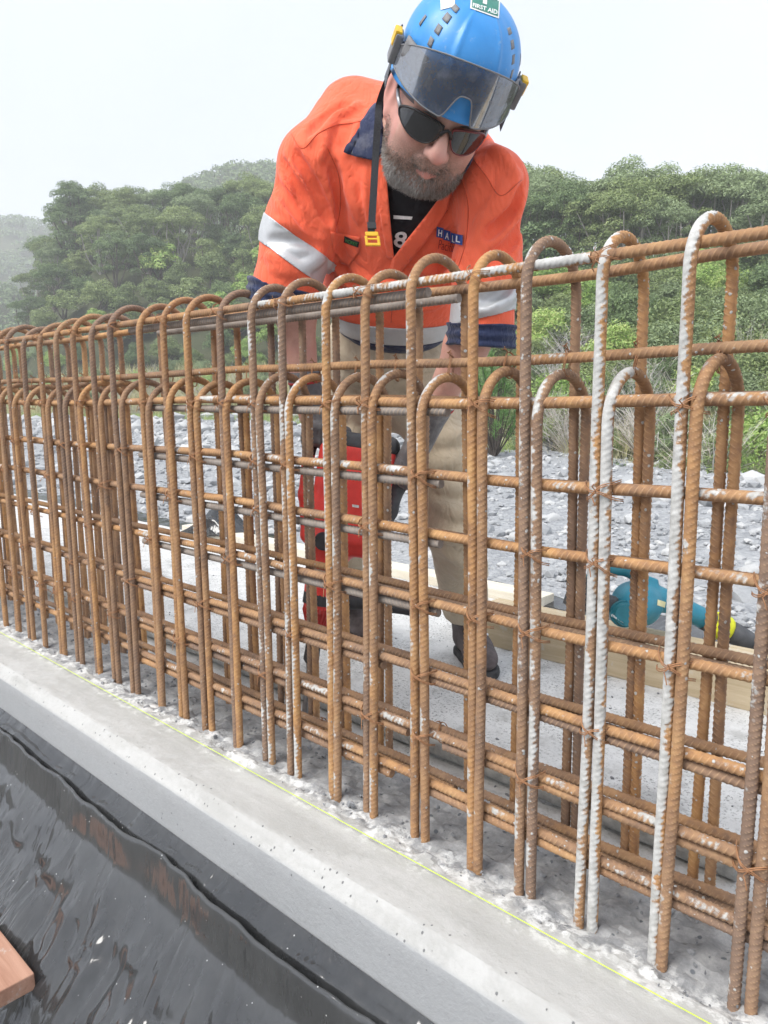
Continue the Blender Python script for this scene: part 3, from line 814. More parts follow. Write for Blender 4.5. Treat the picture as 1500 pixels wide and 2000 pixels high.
# ================================================================== the man
def mat_cloth(name, color, rough=0.85, weave=900, fold=0.25, var=0.10, dirt=0.0, sheen=0.2):
    m = NM(name, rough, 0.15)
    n1 = m.noise(6, 5, 0.6); n2 = m.noise(40, 4, 0.6)
    f = m.math('ADD', m.math('MULTIPLY', n1, 0.6), m.math('MULTIPLY', n2, 0.4))
    c = m.ramp(f, [(0.3, tuple(x * (1 - var) for x in color)), (0.7, tuple(min(1, x * (1 + var)) for x in color))])
    if dirt: c = m.mix(m.math('MULTIPLY', m.step(m.noise(11, 6, 0.7), 0.52, 0.66), dirt), c, (0.42, 0.41, 0.39))
    m.col(c)
    m.b.inputs['Sheen Weight'].default_value = sheen
    m.bump(m.noise(14, 4, 0.55, m.mapping((1.6, 1.6, 0.7)), 0.8), fold, 0.02)
    cr = m.math('ABSOLUTE', m.math('SUBTRACT', m.noise(10, 3, 0.5, m.mapping((1.7, 1.7, 0.8), (0.3, 0.2, 0)), 1.0), 0.5))
    m.bump(m.step(cr, 0.0, 0.09), fold * 0.9, 0.006)
    m.bump(m.noise(weave, 2, 0.5), 0.25, 0.0006)
    return m.m
M_ORANGE = mat_cloth('hivis_orange', (0.92, 0.155, 0.075), 0.75, 900, 0.32, 0.06)
M_NAVY = mat_cloth('navy_cloth', (0.028, 0.038, 0.085), 0.85, 700, 0.3, 0.25, 0.15)
M_KHAKI = mat_cloth('khaki_cotton', (0.55, 0.46, 0.335), 0.9, 700, 0.35, 0.12, 0.12)
M_TEE = mat_cloth('black_cotton', (0.014, 0.014, 0.017), 0.9, 800, 0.25, 0.2)
M_GLOVE = mat_cloth('grey_glove', (0.16, 0.155, 0.16), 0.85, 500, 0.3, 0.25, 0.35)
M_REFL = plain('reflective_tape', (0.56, 0.57, 0.58), 0.45, 0.5, 0.25, 0.06, 60, 0.15)
M_BOOT = plain('boot_leather', (0.105, 0.085, 0.085), 0.7, 0.35, 0, 0.4, 30, 0.4)
M_SOLE = plain('boot_rubber', (0.05, 0.05, 0.052), 0.8, 0.3, 0, 0.4, 40, 0.4)
M_LACE = plain('boot_lace', (0.13, 0.125, 0.13), 0.8, 0.3, 0, 0.3, 90)
M_METAL = plain('bright_metal', (0.62, 0.63, 0.65), 0.35, 0.5, 0.9, 0.15, 40)
M_WHITE_PRINT = plain('white_print', (0.78, 0.78, 0.77), 0.7, 0.3, 0, 0.12, 120)
def mat_skin():
    m = NM('skin', 0.52, 0.35)
    f = m.noise(40, 5, 0.6); g = m.noise(9, 3, 0.5)
    c = m.ramp(f, [(0.3, (0.56, 0.315, 0.245)), (0.7, (0.70, 0.42, 0.335))])
    c = m.mix(m.step(g, 0.45, 0.65), c, (0.66, 0.355, 0.285))
    c = m.mix(m.attr('blush', 'GEOMETRY'), c, (0.64, 0.275, 0.235))
    st = m.math('MULTIPLY', m.attr('stubble', 'GEOMETRY'), m.step(m.noise(750, 2, 0.6), 0.35, 0.62))
    c = m.mix(m.math('MULTIPLY', st, 0.75), c, (0.15, 0.115, 0.095))
    m.col(c)
    m.b.inputs['Subsurface Weight'].default_value = 0.12
    m.b.inputs['Subsurface Radius'].default_value = (0.012, 0.005, 0.003)
    m.b.inputs['Subsurface Scale'].default_value = 0.6
    m.bump(m.noise(330, 3, 0.6), 0.4, 0.001); m.bump(m.noise(60, 4, 0.6), 0.25, 0.002)
    return m.m
M_SKIN = mat_skin()
def mat_beard():
    m = NM('beard_hair', 0.6, 0.35)
    r = m.island(); g = m.attr('grey', 'GEOMETRY')
    br = m.ramp(r, [(0.0, (0.09, 0.065, 0.05)), (0.6, (0.21, 0.155, 0.12)), (1.0, (0.44, 0.36, 0.30))])
    gr = m.ramp(r, [(0.0, (0.24, 0.22, 0.20)), (1.0, (0.66, 0.64, 0.61))])
    m.col(m.mix(g, br, gr)); return m.m
M_BEARD = mat_beard()

# ---- skeleton
SHL, SHR = P(614, 318, 1.90), P(962, 362, 1.76)
ELL, ELR = P(566, 532, 1.97), P(944, 606, 1.82)
WRL, WRR = P(600, 778, 2.07), P(842, 815, 2.00)
HPL, HPR = P(695, 735, 2.38), P(832, 740, 2.30)
KNL, KNR = P(672, 1030, 2.47), P(888, 1030, 2.25)
TOER, TOEL = G(952, 1330), G(722, 1262)
BDR = nrm(nrm(-TOER * np.array([1, 1, 0])) + 0.30 * RGT); BDL = nrm(nrm(-TOEL * np.array([1, 1, 0])) + 0.42 * RGT)
ANR = TOER - BDR * 0.225 + np.array([0, 0, 0.11]); ANL = TOEL - BDL * 0.225 + np.array([0, 0, 0.11])
NKB = P(800, 262, 1.86)
WST = P(765, 640, 2.24)
SP = nrm(P(775, 250, 1.90) - WST)
LAT = SHR - SHL; LAT = nrm(LAT - SP * (LAT @ SP))
NOR = nrm(np.cross(LAT, SP))
if NOR @ (EYE - WST) < 0: NOR = -NOR
TM = np.stack([LAT, SP, NOR])
# ---- head frame
HC = P(862, 203, 1.63)
_v = nrm(EYE - HC); _u = CAMR @ np.array([0, 1.0, 0]); _u = nrm(_u - _v * (_u @ _v)); _r = np.cross(_u, _v)
ps_, th_, ro_ = rad(13), rad(24), rad(20)
F_ = math.cos(ps_) * _v + math.sin(ps_) * _r; U_ = _u
F2 = math.cos(th_) * F_ - math.sin(th_) * U_; U2 = math.cos(th_) * U_ + math.sin(th_) * F_
def rot_v(a):
    c, s = math.cos(ro_), math.sin(ro_); x, y, z = a @ _r, a @ _u, a @ _v
    return _r * (c * x + s * y) + _u * (-s * x + c * y) + _v * z
HY = rot_v(F2); HZ = rot_v(U2); HX = np.cross(HY, HZ)      # x: the man's right, y: where he faces, z: crown
HS = 1.18
HM = np.stack([HX, HY, HZ], 1) * HS
def HL(p): return HC + np.asarray(p, float) @ HM.T
def HLi(w): return (np.asarray(w, float) - HC) @ HM / HS ** 2

# ---- head surface
def head_surface():
    v = Vol((-0.105, -0.125, -0.175), (0.105, 0.15, 0.135), 0.0025)
    v.ell((0, -0.008, 0.030), (0.078, 0.098, 0.092))
    v.ell((0, 0.026, -0.035), (0.073, 0.066, 0.080), None, 0.03)
    v.ell((0, 0.035, -0.087), (0.062, 0.052, 0.042), None, 0.03)
    for s in (-1, 1):
        v.cone((s * 0.066, -0.002, -0.045), (s * 0.040, 0.058, -0.100), 0.018, 0.018, 0.03)      # jaw
        v.ell((s * 0.050, 0.058, -0.028), (0.024, 0.026, 0.024), None, 0.025)                      # cheek
        v.ell((s * 0.040, 0.056, -0.062), (0.026, 0.026, 0.030), None, 0.025)
        v.cone((s * 0.012, 0.090, 0.023), (s * 0.052, 0.070, 0.026), 0.010, 0.009, 0.02)           # brow
        v.ell((s * 0.033, 0.098, 0.002), (0.018, 0.014, 0.013), None, 0.012, 'sub')
        v.ell((s * 0.033, 0.078, 0.001), (0.0155, 0.0135, 0.0125), None, 0.006)
        v.ell((s * 0.088, -0.014, -0.012), (0.0085, 0.022, 0.036), np.array([[0.9, s * 0.43, 0], [-s * 0.43, 0.9, 0.12], [0, -0.12, 1]]), 0.008)   # ear
        v.ell((s * 0.097, -0.006, -0.008), (0.008, 0.011, 0.021), None, 0.005, 'sub')
        v.ell((s * 0.085, -0.006, -0.044), (0.007, 0.010, 0.011), None, 0.008)
    v.cone((0, 0.090, 0.014), (0, 0.116, -0.026), 0.0095, 0.0125, 0.016)                           # nose
    v.ell((0, 0.118, -0.030), (0.0150, 0.0150, 0.0125), None, 0.008)
    for s in (-1, 1):
        v.ell((s * 0.0155, 0.104, -0.034), (0.0085, 0.0125, 0.0088), None, 0.008)
        v.ell((s * 0.0075, 0.114, -0.0435), (0.0045, 0.007, 0.004), None, 0.003, 'sub')
        v.cone((s * 0.020, 0.094, -0.038), (s * 0.037, 0.078, -0.066), 0.003, 0.003, 0.012, 'sub') # nasolabial crease
    v.ell((0, 0.088, -0.056), (0.026, 0.016, 0.014), None, 0.015)
    v.chain([(-0.025, 0.084, -0.069), (-0.010, 0.0985, -0.0625), (0, 0.0985, -0.0635), (0.010, 0.0985, -0.0625), (0.025, 0.084, -0.069)], [0.003, 0.0045, 0.004, 0.0045, 0.003], 0.006)
    v.chain([(-0.023, 0.084, -0.0705), (0, 0.0975, -0.0755), (0.023, 0.084, -0.0705)], [0.003, 0.0055, 0.003], 0.006)
    v.chain([(-0.026, 0.088, -0.069), (-0.011, 0.1055, -0.0683), (0.011, 0.1055, -0.0683), (0.026, 0.088, -0.069)], 0.0016, 0.003, 'sub')
    v.ell((0, 0.073, -0.101), (0.026, 0.023, 0.019), None, 0.02)
    nb = HLi(NKB)
    v.cone((0, -0.035, -0.04), nb + np.array([0, 0, 0.0]), 0.062, 0.072, 0.03)
    V, F = v.nets()
    return V.astype(float), F
HVl, HF = head_surface()
def sst(v, a, b):
    t = np.clip((v - a) / (b - a), 0, 1); return t * t * (3 - 2 * t)
def beard_mask(p):
    x, y, z = np.abs(p[:, 0]), p[:, 1], p[:, 2]
    # upper limit of the beard as a curve from sideburn to moustache
    lim = np.where(y < 0.045, -0.030 - 0.35 * (y + 0.005), -0.0475)
    lim = np.where((y >= 0.045), -0.0475 - 0.45 * sst(x, 0.028, 0.048) * 0.03, lim)
    m = sst(z, lim + 0.004, lim - 0.008)
    m *= sst(y, 0.004, 0.018)
    lips = ((x / 0.021) ** 2 + ((z + 0.0735) / 0.0062) ** 2) < 1
    m = np.where(lips & (y > 0.07), 0, m)
    m *= 1 - np.exp(-((x / 0.016) ** 2 + ((z + 0.040) / 0.011) ** 2) * 1.2)          # nose clear
    under = sst(z, -0.150, -0.128); m *= under
    return m
bmk = beard_mask(HVl)
HV0 = HVl.copy(); HVl = HVl.copy(); HVl[:, 2] = np.where(HVl[:, 2] < 0, HVl[:, 2] * 1.10, HVl[:, 2])
HN = normals_np(HVl, HF)
HVw = HL(HVl)
# ---- the rest of the body (under the clothes, forearms bare)
def body_surface():
    v = Vol((-2.35, 1.18, 0.03), (-0.85, 2.3, 1.75), 0.0095)
    v.ell(P(785, 395, 1.95), (0.20, 0.20, 0.11), TM, 0.05)
    v.ell(P(776, 290, 1.96), (0.18, 0.11, 0.10), TM, 0.05)
    v.ell(P(768, 560, 2.13), (0.175, 0.2, 0.12), TM, 0.06)
    v.ell(P(763, 700, 2.32), (0.17, 0.15, 0.12), TM, 0.06)
    for a, b, c, d in ((SHL, ELL, WRL, 0), (SHR, ELR, WRR, 1)):
        v.cone(a, b, 0.058, 0.050, 0.03); m = b + (c - b) * 0.3
        v.cone(b, m, 0.050, 0.0505, 0.03); v.cone(m, c, 0.0505, 0.033, 0.03)
        v.cone(c, c + nrm(c - m) * 0.05, 0.033, 0.030, 0.02)
    v.cone(NKB, P(780, 330, 1.95), 0.06, 0.08, 0.04)
    v.cone(NKB, HL((0, -0.035, -0.06)), 0.055, 0.052, 0.03)
    for h, k, a in ((HPL, KNL, ANL), (HPR, KNR, ANR)):
        v.cone(h, k, 0.075, 0.055, 0.04); v.cone(k, a, 0.055, 0.038, 0.03); v.cone(a, a * np.array([1, 1, 0]) + np.array([0, 0, 0.06]), 0.036, 0.03, 0.02)
    V, F = v.nets(); return V.astype(float), F
BV_, BF_ = body_surface()
Vb = np.concatenate([HVw, BV_]); Fb = np.concatenate([HF, BF_ + len(HVw)])
PR = np.array([-1.75, 1.97, 0.0])
person = obj('person', mesh_np('person', Vb, Fb), M_SKIN)
x, y, z = np.abs(HV0[:, 0]), HV0[:, 1], HV0[:, 2]
blush = 0.55 * np.exp(-((x - 0.045) / 0.022) ** 2 - ((z + 0.022) / 0.02) ** 2) * (y > 0.02) + 0.75 * np.exp(-(x / 0.016) ** 2 - ((z + 0.030) / 0.014) ** 2) * (y > 0.1)
blush += 0.8 * ((((x / 0.021) ** 2 + ((z + 0.0735) / 0.0062) ** 2) < 1) & (y > 0.075)) + 0.5 * (x > 0.074) * (y > -0.04) * (z < 0.03)
stub = np.clip(sst(z, -0.005, -0.045) * sst(y, -0.02, 0.02) * (0.25 + 0.75 * sst(z, -0.03, -0.06)), 0, 1) * (blush < 0.6)
stub = np.maximum(stub, bmk)
stub = np.maximum(stub, 0.6 * (y < 0.03) * (z > -0.02) * (x > 0.055) * (x < 0.078))
for nm_, arr in (('blush', blush), ('stubble', stub)):
    at = person.data.attributes.new(nm_, 'FLOAT', 'POINT')
    at.data.foreach_set('value', np.concatenate([arr, np.zeros(len(BV_)) + (0.12 if nm_ == 'blush' else 0)]).astype(np.float32))
tag(person, 'bearded man in an orange work shirt bending over the rebar cage', 'person')
# ---- beard
def make_beard():
    rg = np.random.default_rng(5)
    cen = HVl[HF].mean(1); w = bmk[HF].mean(1) * (HVl[HF].mean(1)[:, 2] < -0.028); w[w < 0.06] = 0
    N = 19000
    pk = rg.choice(len(cen), N, p=w / w.sum()); c = cen[pk] + rg.normal(0, 0.0014, (N, 3)) - HN[HF[pk, 0]] * 0.0006; nn = HN[HF[pk, 0]]
    dn = nn * 0.55 + np.array([0, 0.1, -0.85]) + rg.normal(0, 0.38, (N, 3))
    dn /= np.linalg.norm(dn, axis=1)[:, None]
    L = rg.uniform(0.0028, 0.0072, N) * (0.6 + 0.8 * sst(c[:, 2], -0.06, -0.11)) * (0.4 + 0.6 * w[pk]); side = np.cross(dn, rg.normal(size=(N, 3))); side /= np.linalg.norm(side, axis=1)[:, None]
    w0 = 0.00032
    cur = rg.normal(0, 0.0013, (N, 3))
    a = c - side * w0; b = c + side * w0; m1 = c + dn * (L * 0.55)[:, None] + cur; e = c + dn * L[:, None]
    Vh = np.stack([a, b, m1 + side * w0 * 0.8, m1 - side * w0 * 0.8, e + side * w0 * .3, e - side * w0 * .3], 1).reshape(-1, 3)
    k = np.arange(N)[:, None] * 6
    V = Vh; F = np.concatenate([k + np.array([[0, 1, 2, 3]]), k + np.array([[3, 2, 4, 5]])])
    gx = V[:, 0]; gz = V[:, 2]
    grey = np.clip(sst(gz, -0.082, -0.110) * (0.15 + 0.85 * sst(gx, -0.010, 0.028)) + 0.22 * sst(gz, -0.05, -0.075), 0, 1) * 0.95
    grey = np.clip(grey + 0.5 * fbm(V, 60, 2), 0, 1)
    o = obj('beard', mesh_np('beard', HL(V), F), M_BEARD, person)
    at = o.data.attributes.new('grey', 'FLOAT', 'POINT'); at.data.foreach_set('value', grey.astype(np.float32))
make_beard()

# ---- shirt
def fold_lines(v, bv, lines, r=0.013, h=0.006, k=0.022, mode='add'):
    for ln in lines:
        pts = []
        for (a, b) in zip(ln[:-1], ln[1:]):
            for t in np.linspace(0, 1, 10)[:-1]:
                pts.append((a[0] + (b[0] - a[0]) * t, a[1] + (b[1] - a[1]) * t))
        pts.append(ln[-1]); Q = []
        if len(ln) > 2:
            _c = catmull([np.array([p[0], p[1], 0.0]) for p in ln], 9); pts = [(p[0], p[1]) for p in _c]
        m = len(pts)
        for i, (x, y) in enumerate(pts):
            l, n = hit(bv, x, y)
            if l is None: continue
            tp = math.sin(math.pi * (i + 0.6) / (m + 0.2)) ** 0.6
            Q.append(l - n * (r - h * tp) if mode == 'add' else l + n * (r - h * tp))
        if len(Q) > 4:
            Q = np.array(Q); K = Q.copy(); K[1:-1] = (Q[:-2] + Q[1:-1] * 2 + Q[2:]) / 4; Q = K; K = Q.copy(); K[1:-1] = (Q[:-2] + Q[1:-1] * 2 + Q[2:]) / 4; Q = list(K)
        for a, b in zip(Q[:-1], Q[1:]):
            if np.linalg.norm(a - b) < 0.08: v.cone(a, b, r, r, k, mode)
SLL_end = ELL + nrm(ELL - SHL) * 0.045; SLR_end = ELR + nrm(ELR - SHR) * 0.040
def shirt_base(v):
    v.ell(P(788, 395, 1.945), (0.234, 0.21, 0.150), TM, 0.045)
    v.ell(P(772, 282, 1.965), (0.205, 0.135, 0.135), TM, 0.06)
    v.ell(P(768, 555, 2.12), (0.205, 0.205, 0.165), TM, 0.06)
    v.cone(P(688, 226, 1.97), SHL, 0.085, 0.078, 0.06)
    v.cone(P(872, 292, 1.90), SHR, 0.085, 0.070, 0.06)
    for a, b, e, r0, r1, r2 in ((SHL, ELL, SLL_end, 0.080, 0.082, 0.090), (SHR, ELR, SLR_end, 0.070, 0.069, 0.078)):
        n = nrm(e - a); m = a + (e - a) * 0.55
        v.cone(a, m, r0, r1, 0.05); v.cone(m, e + n * 0.05, r1, r2, 0.05, 'add', [(e, n)])
    return v
def shirt_surface():
    lo, hi = (-2.02, 1.06, 0.95), (-0.80, 2.2, 1.82)
    v = shirt_base(Vol(lo, hi, 0.0052))
    V, F = v.nets(); bv = bvh_of(V, F)
    # folds: sleeves pulled from the armpits, yoke, chest
    fold_lines(v, bv, [
        [(560, 300), (600, 370), (632, 440)], [(548, 330), (585, 400), (625, 470)], [(585, 285), (625, 350), (645, 425)], [(536, 380), (570, 425), (618, 455)],
        [(530, 520), (580, 528), (630, 500)], [(525, 500), (560, 512), (600, 545)], [(640, 330), (650, 400), (648, 470)], [(660, 300), (680, 360), (700, 430)],
        [(655, 500), (672, 540), (700, 560)], [(690, 530), (730, 555), (790, 560)], [(820, 520), (860, 540), (900, 530)],
        [(1012, 340), (985, 400), (950, 440)], [(1022, 380), (995, 440), (955, 485)], [(1025, 430), (1000, 500), (968, 530)], [(985, 360), (962, 410), (935, 440)],
        [(1015, 500), (990, 550), (950, 580)], [(1008, 560), (975, 590), (930, 600)],
        [(625, 270), (655, 230), (700, 205)], [(960, 290), (985, 310), (1005, 345)]], 0.010, 0.0085, 0.014)
    fold_lines(v, bv, [
        [(570, 330), (598, 392), (622, 452)], [(556, 352), (588, 414), (618, 468)], [(600, 320), (628, 380), (640, 440)], [(540, 430), (575, 440), (612, 462)], [(545, 400), (580, 432), (615, 452)],
        [(655, 330), (662, 390), (660, 450)], [(675, 320), (690, 370), (705, 420)], [(712, 330), (716, 390), (722, 440)], [(650, 470), (645, 500), (640, 530)], [(668, 535), (705, 575), (760, 590)], [(690, 560), (740, 592), (800, 592)],
        [(1004, 372), (980, 430), (945, 470)], [(1018, 420), (990, 480), (950, 515)], [(1020, 470), (996, 520), (955, 550)], [(992, 380), (965, 425), (940, 455)], [(975, 372), (950, 420), (928, 470)],
        [(882, 530), (850, 560), (800, 575)], [(1000, 585), (960, 602), (915, 606)], [(890, 560), (860, 590), (820, 605)],
        [(700, 240), (690, 280), (672, 310)], [(640, 255), (632, 290), (620, 320)]], 0.0075, 0.0065, 0.009)
    fold_lines(v, bv, [
        [(552, 315), (592, 385), (628, 455)], [(572, 292), (612, 360), (640, 432)], [(540, 355), (577, 412), (620, 462)], [(648, 320), (664, 390), (672, 450)],
        [(1017, 360), (990, 420), (952, 462)], [(1024, 405), (998, 470), (962, 508)], [(1012, 530), (982, 570), (940, 590)], [(668, 520), (690, 548), (740, 572)],
        [(606, 262), (636, 228), (680, 203)], [(528, 470), (570, 470), (625, 478)]], 0.009, 0.006, 0.014, 'sub')
    # seams: yoke and shoulder seam as slight ridges
    fold_lines(v, bv, [[(565, 255), (590, 290), (620, 262), (655, 245), (690, 240), (722, 232)]], 0.004, 0.0028, 0.006)
    fold_lines(v, bv, [[(925, 310), (950, 345), (978, 382), (1018, 350)]], 0.004, 0.0028, 0.006)
    p = v.pts()
    near = np.abs(v.d) < 0.03
    q = p[near]
    v.d[near] += (0.0045 * fbm(q, 9, 3) + 0.0022 * fbm(q + 4, 26, 2)).astype(np.float32)
    # open neck: a V down the chest
    A, _ = hit(bv, 769, 505); L1, _ = hit(bv, 752, 330); R1, _ = hit(bv, 862, 385)
    cam_n = nrm(EYE - A)
    nl = nrm(np.cross(L1 - A, cam_n)); nl = nl if nl @ (R1 - A) > 0 else -nl
    nr_ = nrm(np.cross(R1 - A, cam_n)); nr_ = nr_ if nr_ @ (L1 - A) > 0 else -nr_
    S, (X, Y, Z) = v.sl(A - 0.45, A + 0.45)
    w = np.minimum((X - A[0]) * nl[0] + (Y - A[1]) * nl[1] + (Z - A[2]) * nl[2], (X - A[0]) * nr_[0] + (Y - A[1]) * nr_[1] + (Z - A[2]) * nr_[2])
    c0 = P(785, 395, 1.945)
    front = (X - c0[0]) * NOR[0] + (Y - c0[1]) * NOR[1] + (Z - c0[2]) * NOR[2]
    w = np.minimum(w, front + 0.02)
    v.d[S] = np.maximum(v.d[S], w.astype(np.float32))
    # hem
    hq = P(745, 692, 2.1); hn = nrm(-SP * 0.9 + np.array([0, 0, -0.45]))
    v.plane(hq, hn)
    V, F = v.nets()
    V = smooth_np(V, F, 1, 0.35)
    return V, F, bv, hq, hn
SV, SF, BV_BASE, HEMQ, HEMN = shirt_surface()
BV_SHIRT = bvh_of(SV, SF)
shirt = obj('shirt', mesh_np('shirt', SV, SF), M_ORANGE, person)
def band(name, V, F, q0, n, w, mat, parent, keep, off=0.002):
    """strip of the garment between two parallel planes, raised by its own thickness"""
    bm = bmesh.new(); bm.from_mesh(mesh_np('t', V, F))
    for q, nn in ((q0, -n), (q0 + n * w, n)):
        g = bm.verts[:] + bm.edges[:] + bm.faces[:]
        bmesh.ops.bisect_plane(bm, geom=g, plane_co=Vector(q), plane_no=Vector(nn), clear_outer=True)
    for fc in [f for f in bm.faces if not keep(np.array(f.calc_center_median()))]: bm.faces.remove(fc)
    for vv in [v for v in bm.verts if not v.link_faces]: bm.verts.remove(vv)
    bm.normal_update()
    for vv in bm.verts: vv.co += vv.normal * off
    me = bpy.data.meshes.new(name); bm.to_mesh(me); bm.free()
    me.polygons.foreach_set('use_smooth', np.ones(len(me.polygons), bool))
    o = obj(name, me, mat, parent); md = o.modifiers.new('thickness', 'SOLIDIFY'); md.thickness = 0.0012; md.offset = 1
    return o
def near_axis(a, b, r):
    a = np.asarray(a); ab = b - a
    return lambda c: np.linalg.norm(c - (a + ab * np.clip((c - a) @ ab / (ab @ ab), 0, 1.3))) < r
for (a, e, f0, kk) in ((SHL, SLL_end, 0.57, near_axis(SHL, SLL_end, 0.112)), (SHR, SLR_end, 0.72, lambda c: near_axis(SHR, SLR_end, 0.125)(c) and (c - SHR - (SLR_end - SHR) * 0.75) @ LAT > -0.088)):
    n = nrm(e - a); L = np.linalg.norm(e - a)
    tl = nrm(n + (0.42 if a is SHL else -0.30) * (CAMR @ np.array([-1.0, 0, 0])))
    band('reflective_band', SV, SF, a + n * (L * f0), tl, 0.062, M_REFL, shirt, kk)
lowbody = lambda c: (c - P(768, 560, 2.12)) @ SP < 0.02
band('reflective_band', SV, SF, HEMQ - HEMN * 0.085, HEMN, 0.055, M_REFL, shirt, lambda c: not near_axis(SHL, SLL_end, 0.10)(c) and not near_axis(SHR, SLR_end, 0.10)(c))
band('hem_band', SV, SF, HEMQ - HEMN * 0.030, HEMN, 0.0295, M_NAVY, shirt, lambda c: not near_axis(SHL, SLL_end, 0.10)(c) and not near_axis(SHR, SLR_end, 0.10)(c), 0.003)
# rolled navy cuffs
def cuff(a, e, r):
    n = nrm(e - a); v = Vol(np.minimum(e, e + n * .05) - 0.16, np.maximum(e, e + n * .05) + 0.16, 0.006)
    v.cone(e - n * 0.02, e + n * 0.055, r, r * 0.97, 0.01, 'add', [(e - n * 0.008, -n), (e + n * 0.042, n)])
    p = v.pts(); ax = (p - e) @ n
    v.d += (0.004 * np.sin(ax * 260) * (np.abs(ax) < .06) + 0.012 * fbm(p, 14, 2)).astype(np.float32)
    v.cone(e - n * 0.02, e + n * 0.09, r * 0.78, r * 0.70, 0.008, 'sub')
    V, F = v.nets(); return obj('cuff', mesh_np('cuff', smooth_np(V, F, 1, 0.4), F), M_NAVY, shirt)
cuff(SHL, SLL_end, 0.094); cuff(SHR, SLR_end, 0.083)
# black t-shirt in the open neck
def tee():
    v = Vol((-1.75, 1.2, 1.1), (-0.95, 2.1, 1.72), 0.0085)
    v.ell(P(788, 395, 1.945), (0.220, 0.198, 0.137), TM, 0.045); v.ell(P(772, 282, 1.965), (0.19, 0.12, 0.12), TM, 0.06); v.ell(P(768, 555, 2.12), (0.19, 0.19, 0.15), TM, 0.06)
    p = v.pts(); v.d += (0.006 * fbm(p, 16, 3)).astype(np.float32)
    v.cone(NKB, HL((0, 0, -0.1)), 0.064, 0.06, 0.01, 'sub')
    V, F = v.nets(); return V, F
TV, TF = tee(); BV_TEE = bvh_of(TV, TF)
teeo = obj('t_shirt', mesh_np('t_shirt', TV, TF), M_TEE, person)
px_patch([(769, 420), (806, 423), (804, 429), (769, 427)], BV_TEE, 0.002, 0, 3, 'printed_bar', M_WHITE_PRINT, teeo)
px_text('8', [(772, 452), (797, 452), (792, 486), (768, 480)], BV_TEE, 0.002, 'printed_letter', M_WHITE_PRINT, teeo, 0.02)
# collar: stand behind the neck and two points
def collar():
    ob = []
    bvs = [BV_SHIRT, BV_TEE]
    px_patch([(757, 170), (742, 200), (706, 248), (673, 300), (700, 309), (738, 317), (750, 290), (756, 250), (762, 220)], bvs, 0.012, 0.004, 6, 'collar', M_NAVY, shirt, 10, 1.75)
    px_patch([(930, 300), (926, 322), (914, 340), (892, 354), (880, 346), (884, 320), (905, 295)], bvs, 0.012, 0.004, 6, 'collar', M_NAVY, shirt, 10, 1.7)
    # folded fronts beside the opening
    px_patch([(752, 300), (759, 380), (765, 450), (771, 508), (757, 500), (744, 420), (732, 320)], BV_BASE, 0.004, 0.003, 5, 'front_edge', M_ORANGE, shirt, 10, 1.8)
    px_patch([(862, 380), (890, 365), (874, 410), (832, 470), (775, 540), (762, 528), (767, 504), (797, 464), (834, 418)], BV_BASE, 0.006, 0.003, 5, 'front_edge', M_ORANGE, shirt, 10, 1.8)
    b = MB()
    pts = []
    for a in np.linspace(-1.9, 1.9, 16):
        pass
collar()
def neck_band():
    # collar stand wrapped round the neck
    ax = nrm(HL((0, -0.035, -0.06)) - NKB); u = nrm(LAT - ax * (LAT @ ax)); w = np.cross(ax, u); w = w if w @ NOR > 0 else -w
    A = np.zeros((26, 5, 3))
    for i, a in enumerate(np.linspace(rad(-130), rad(130), 26)):
        d = math.sin(a) * u - math.cos(a) * w
        for j, h in enumerate(np.linspace(-0.015, 0.05, 5)):
            A[i, j] = NKB + ax * h + d * (0.080 + 0.012 * (h > 0.02) + 0.004 * math.sin(a * 5))
    V, F = grid_mesh(A); o = obj('collar', mesh_np('collar', V, F), M_NAVY, shirt)
    md = o.modifiers.new('thickness', 'SOLIDIFY'); md.thickness = 0.004
neck_band()
M_SEAM = mat_cloth('orange_seam', (0.60, 0.075, 0.03), 0.85, 900, 0.1)
def seam(ln):
    q = []
    for p in catmull([np.array([a[0], a[1], 0.0]) for a in ln], 8):
        l, n = hit(BV_SHIRT, p[0], p[1])
        if l is not None: q.append(l + n * 0.0003)
    if len(q) > 3:
        b = MB(); b.tube(q, 0.0011, 5); obj('seam', b.mesh('seam', True), M_SEAM, shirt)
for ln in ([(565, 255), (590, 290), (620, 262), (655, 245), (690, 240), (722, 232)], [(925, 312), (950, 345), (978, 382), (1018, 352)], [(771, 540), (767, 580), (764, 630)], [(640, 290), (662, 345), (664, 410), (648, 470)], [(900, 345), (914, 400), (910, 470), (896, 520)], [(735, 320), (742, 400), (752, 470), (757, 500)], [(874, 410), (832, 470), (778, 538)]): seam(ln)
# pockets, tabs and embroidery
px_patch([(645, 452), (704, 462), (703, 490), (683, 518), (666, 512), (651, 492)], BV_SHIRT, 0.003, 0.0015, 5, 'pocket_flap', M_ORANGE, shirt, 8)
px_patch([(838, 496), (890, 506), (888, 511), (837, 501)], BV_SHIRT, 0.002, 0.0015, 5, 'pocket_edge', M_ORANGE, shirt, 8)
M_BLACKTAG = plain('black_tag', (0.015, 0.015, 0.015), 0.7)
M_GREEN = plain('green_thread', (0.06, 0.30, 0.09), 0.7)
px_patch([(675, 460), (704, 471), (702, 482), (673, 471)], BV_SHIRT, 0.006, 0.001, 3, 'brand_tag', M_BLACKTAG, shirt, 6)
px_text('WORKIT', [(678, 463.5), (701.5, 472.5), (700.5, 479.5), (676.5, 470.5)], BV_SHIRT, 0.0085, 'tag_lettering', M_GREEN, shirt, 0.01)
M_LOGO = plain('logo_blue', (0.035, 0.075, 0.28), 0.7); M_RED_THREAD = plain('red_thread', (0.36, 0.02, 0.02), 0.7)
